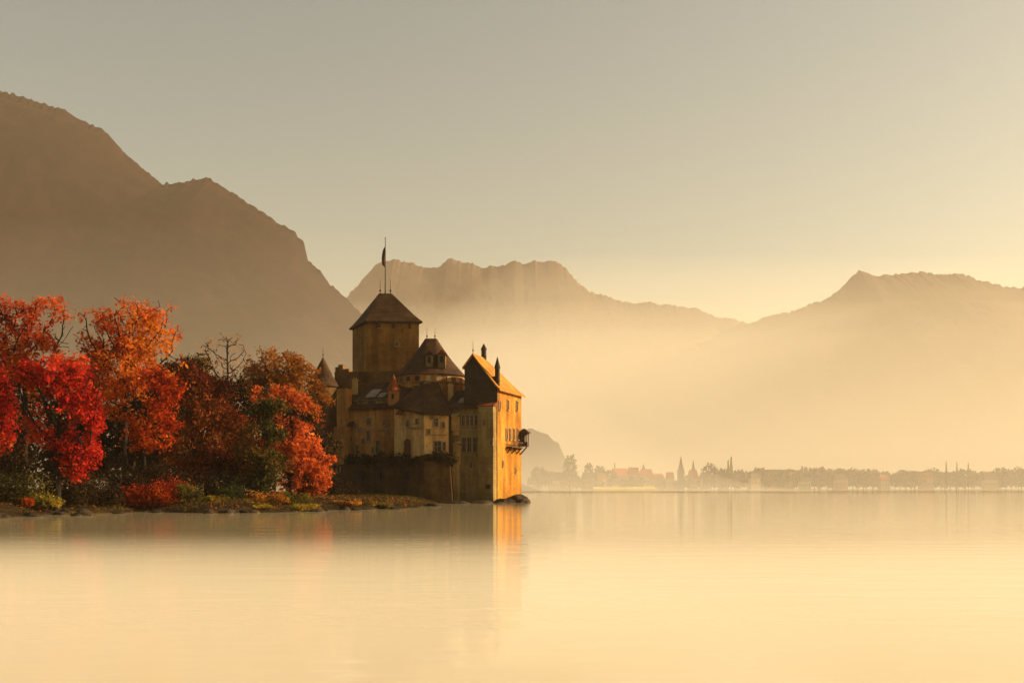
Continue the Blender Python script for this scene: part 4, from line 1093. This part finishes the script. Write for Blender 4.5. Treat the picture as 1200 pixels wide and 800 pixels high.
for px, top, bt, lab in ((812.5, 538, 551, 'slim orange belfry with a small spire right of the church'), (754, 543, 551, 'short turret with a pointed cap above the red roofs')):
    Y = YT + 34; root = empty('bell_tower', (px2x(px, Y), Y, 1.0)); tag(root, lab, 'tower')
    z1 = py2z(bt, Y) - 1; b = MB(); b.box((0, 0), (1, 0), 5.5, (0, 1), 5.5, -1.5, z1); b.build('wall', WALLS[3 if px > 800 else 1], root)
    b = MB(); b.lathe((0, 0), [(4.6, z1), (2.2, z1 + 4), (.15, py2z(top, Y) - 1)], 4, math.pi / 4); b.build('spire', ROOFS[1], root)

FT = [leaf('far autumn foliage', [(0.2, (.05, .026, .012)), (.5, (.11, .05, .018)), (.8, (.18, .08, .025))], .3), leaf('far dark foliage', [(0.2, (.02, .018, .010)), (.5, (.045, .032, .014)), (.8, (.075, .05, .02))], .3)]
def far_tree_mesh(name, seed, shape):
    """unit tree: trunk and crown of leaf clumps, 1 m high; returns (trunk mesh, crown mesh)"""
    rg = np.random.default_rng(seed); n = 420
    v = rg.normal(0, 1, (n, 3)); v /= np.linalg.norm(v, axis=1, keepdims=True); v *= rg.uniform(.3, 1, (n, 1)) ** .5
    if shape == 'round':
        f = .75 + .5 * fbm(v[:, 0] * 1.5 + 9, v[:, 2] * 1.5 + v[:, 1] + seed, 3, seed)
        C = np.stack([v[:, 0] * .42 * f, v[:, 1] * .42 * f, .56 + v[:, 2] * .42 * f], 1)
    else:
        C = np.stack([v[:, 0] * .085, v[:, 1] * .085, .53 + v[:, 2] * .46], 1); C[:, :2] *= (1.25 - C[:, 2:3])
    s = (.07 if shape == 'round' else .045) * rg.uniform(.6, 1.3, (n, 1))
    a = rg.normal(0, 1, (n, 3)); a /= np.linalg.norm(a, axis=1, keepdims=True); b_ = rg.normal(0, 1, (n, 3)); b_ -= (a * b_).sum(1, keepdims=True) * a; b_ /= np.linalg.norm(b_, axis=1, keepdims=True)
    V = np.stack([C - a * s, C + b_ * s * .7, C + a * s, C - b_ * s * .7], 1).reshape(-1, 3)
    return V, np.arange(n * 4).reshape(n, 4), np.clip(rg.normal(.5, .22, n), 0, 1)
PROTO = []
for sd_, shp, fm in ((1, 'round', 0), (2, 'round', 1), (3, 'round', 0), (4, 'round', 1), (5, 'poplar', 1)):
    V, Q, tn = far_tree_mesh('x', sd_, shp)
    PROTO.append((V, Q, tn, fm, shp))
MESHES = {}
def far_tree(label, px, top, wpx, kind, Y, group=None, cat='tree', name=None):
    Z0 = 1.0; H = py2z(top, Y) - Z0; wid = wpx / F * Y
    V, Q, tn, fm, shp = PROTO[kind]
    root = empty(name or ('poplar_tree' if shp == 'poplar' else 'broadleaf_tree'), (px2x(px, Y), Y, Z0)); tag(root, label, cat, group)
    root.rotation_euler = (0, 0, px * 1.7)
    sx = wid / (.84 if shp == 'round' else .17)
    if kind not in MESHES:
        c = np_mesh('crown', V, Q, FT[fm], root, tone=tn)
        b = MB(); b.tube((0, 0, -.05), (0, 0, .5), .03, .012, 6); b.tube((0, 0, .25), (.12, .03, .55), .012, .006, 5); b.tube((0, 0, .3), (-.1, -.06, .6), .012, .006, 5)
        tr = b.build('trunk', M['bark'], root); MESHES[kind] = (c.data, tr.data)
    else:
        for nm, me in zip(('crown', 'trunk'), MESHES[kind]):
            o = bpy.data.objects.new(nm, me); col.objects.link(o); o.parent = root
    root.scale = (sx, sx, H)
    return root
SPECIAL = [
    ('big rounded tree standing above the far houses right of the castle', 668, 534, 17, 1), ('rounded tree with a flat top left of the rose house on the far shore', 690, 540.5, 12, 3), ('wide russet tree on the far shore nearest the castle', 632, 545.5, 22, 0),
    ('low tree between the castle rock and the dark roofed house', 645, 551, 14, 2), ('bushy tree right of the first rose house', 703, 546, 16, 1), ('pale wide tree above the left end of the yellow meadow', 715, 548.5, 16, 2),
    ('broad dark tree right of the bright orange house', 833, 543, 22, 1), ('spreading tree between the broad dark tree and the twin poplars', 846, 547, 16, 3)]
for lab, px, top, wpx, k in SPECIAL: far_tree(lab, px, top, wpx, k, YT + 16)
for lab, px, top, wpx in (('tallest poplar of the far shore, right one of the twin poplars', 857, 533.5, 4.2), ('shorter poplar leaning close to the tallest poplar', 853.5, 537.5, 3.6), ('leftmost of three thin poplars near the right end of the far shore', 1109, 539, 2.6),
                          ('middle one of three thin poplars near the right end of the far shore', 1121.5, 540.5, 2.6), ('rightmost of three thin poplars near the right end of the far shore', 1135, 541, 2.6), ('thin poplar just behind the red roofed houses', 720.5, 541, 2.6)):
    far_tree(lab, px, top, wpx, 4, YT + 30)
rng = np.random.default_rng(77)
for i in range(64):                                    # the long grove to the right
    px = 862 + i * 6.0 + rng.uniform(-3, 3)
    far_tree('hazy rounded tree of the long grove on the right half of the far shore', px, 553.0 - 3.5 * fbm(np.array([px / 40.]), np.array([.2]), 3, 4)[0] * 2 + rng.uniform(-1.0, 2.5), rng.uniform(12, 25), int(rng.integers(0, 4)), YT + 24 + rng.uniform(0, 60), group='trees of the long grove on the far shore')
for i in range(34):                                    # garden trees among the houses
    px = 622 + i * 7.4 + rng.uniform(-2, 2)
    far_tree('small hazy tree among the houses of the far town', px, rng.uniform(555.5, 562), rng.uniform(7, 13), int(rng.integers(0, 4)), YT + rng.uniform(-4, 44), group='garden trees among the far houses')
# yellow meadow and pale quay by the water
def far_patch(name, px0, px1, py0, py1, Y, m):
    x0, x1 = px2x(px0, Y), px2x(px1, Y); b = MB(); z0, z1 = py2z(py1, Y), py2z(py0, Y)
    b.add([(x0, Y, z0), (x1, Y, z0), (x1 - 4, Y + 45, z1), (x0 + 8, Y + 45, z1), (x0, Y, z0 - 3), (x1, Y, z0 - 3), (x1 - 4, Y + 45, z0 - 3), (x0 + 8, Y + 45, z0 - 3)], [(0, 1, 2, 3), (4, 5, 1, 0), (5, 6, 2, 1), (6, 7, 3, 2), (7, 4, 0, 3)])
    return tag(b.build(name, m), kind='structure')
far_patch('field', 696, 770, 567.5, 572.0, 1446, M['field'])
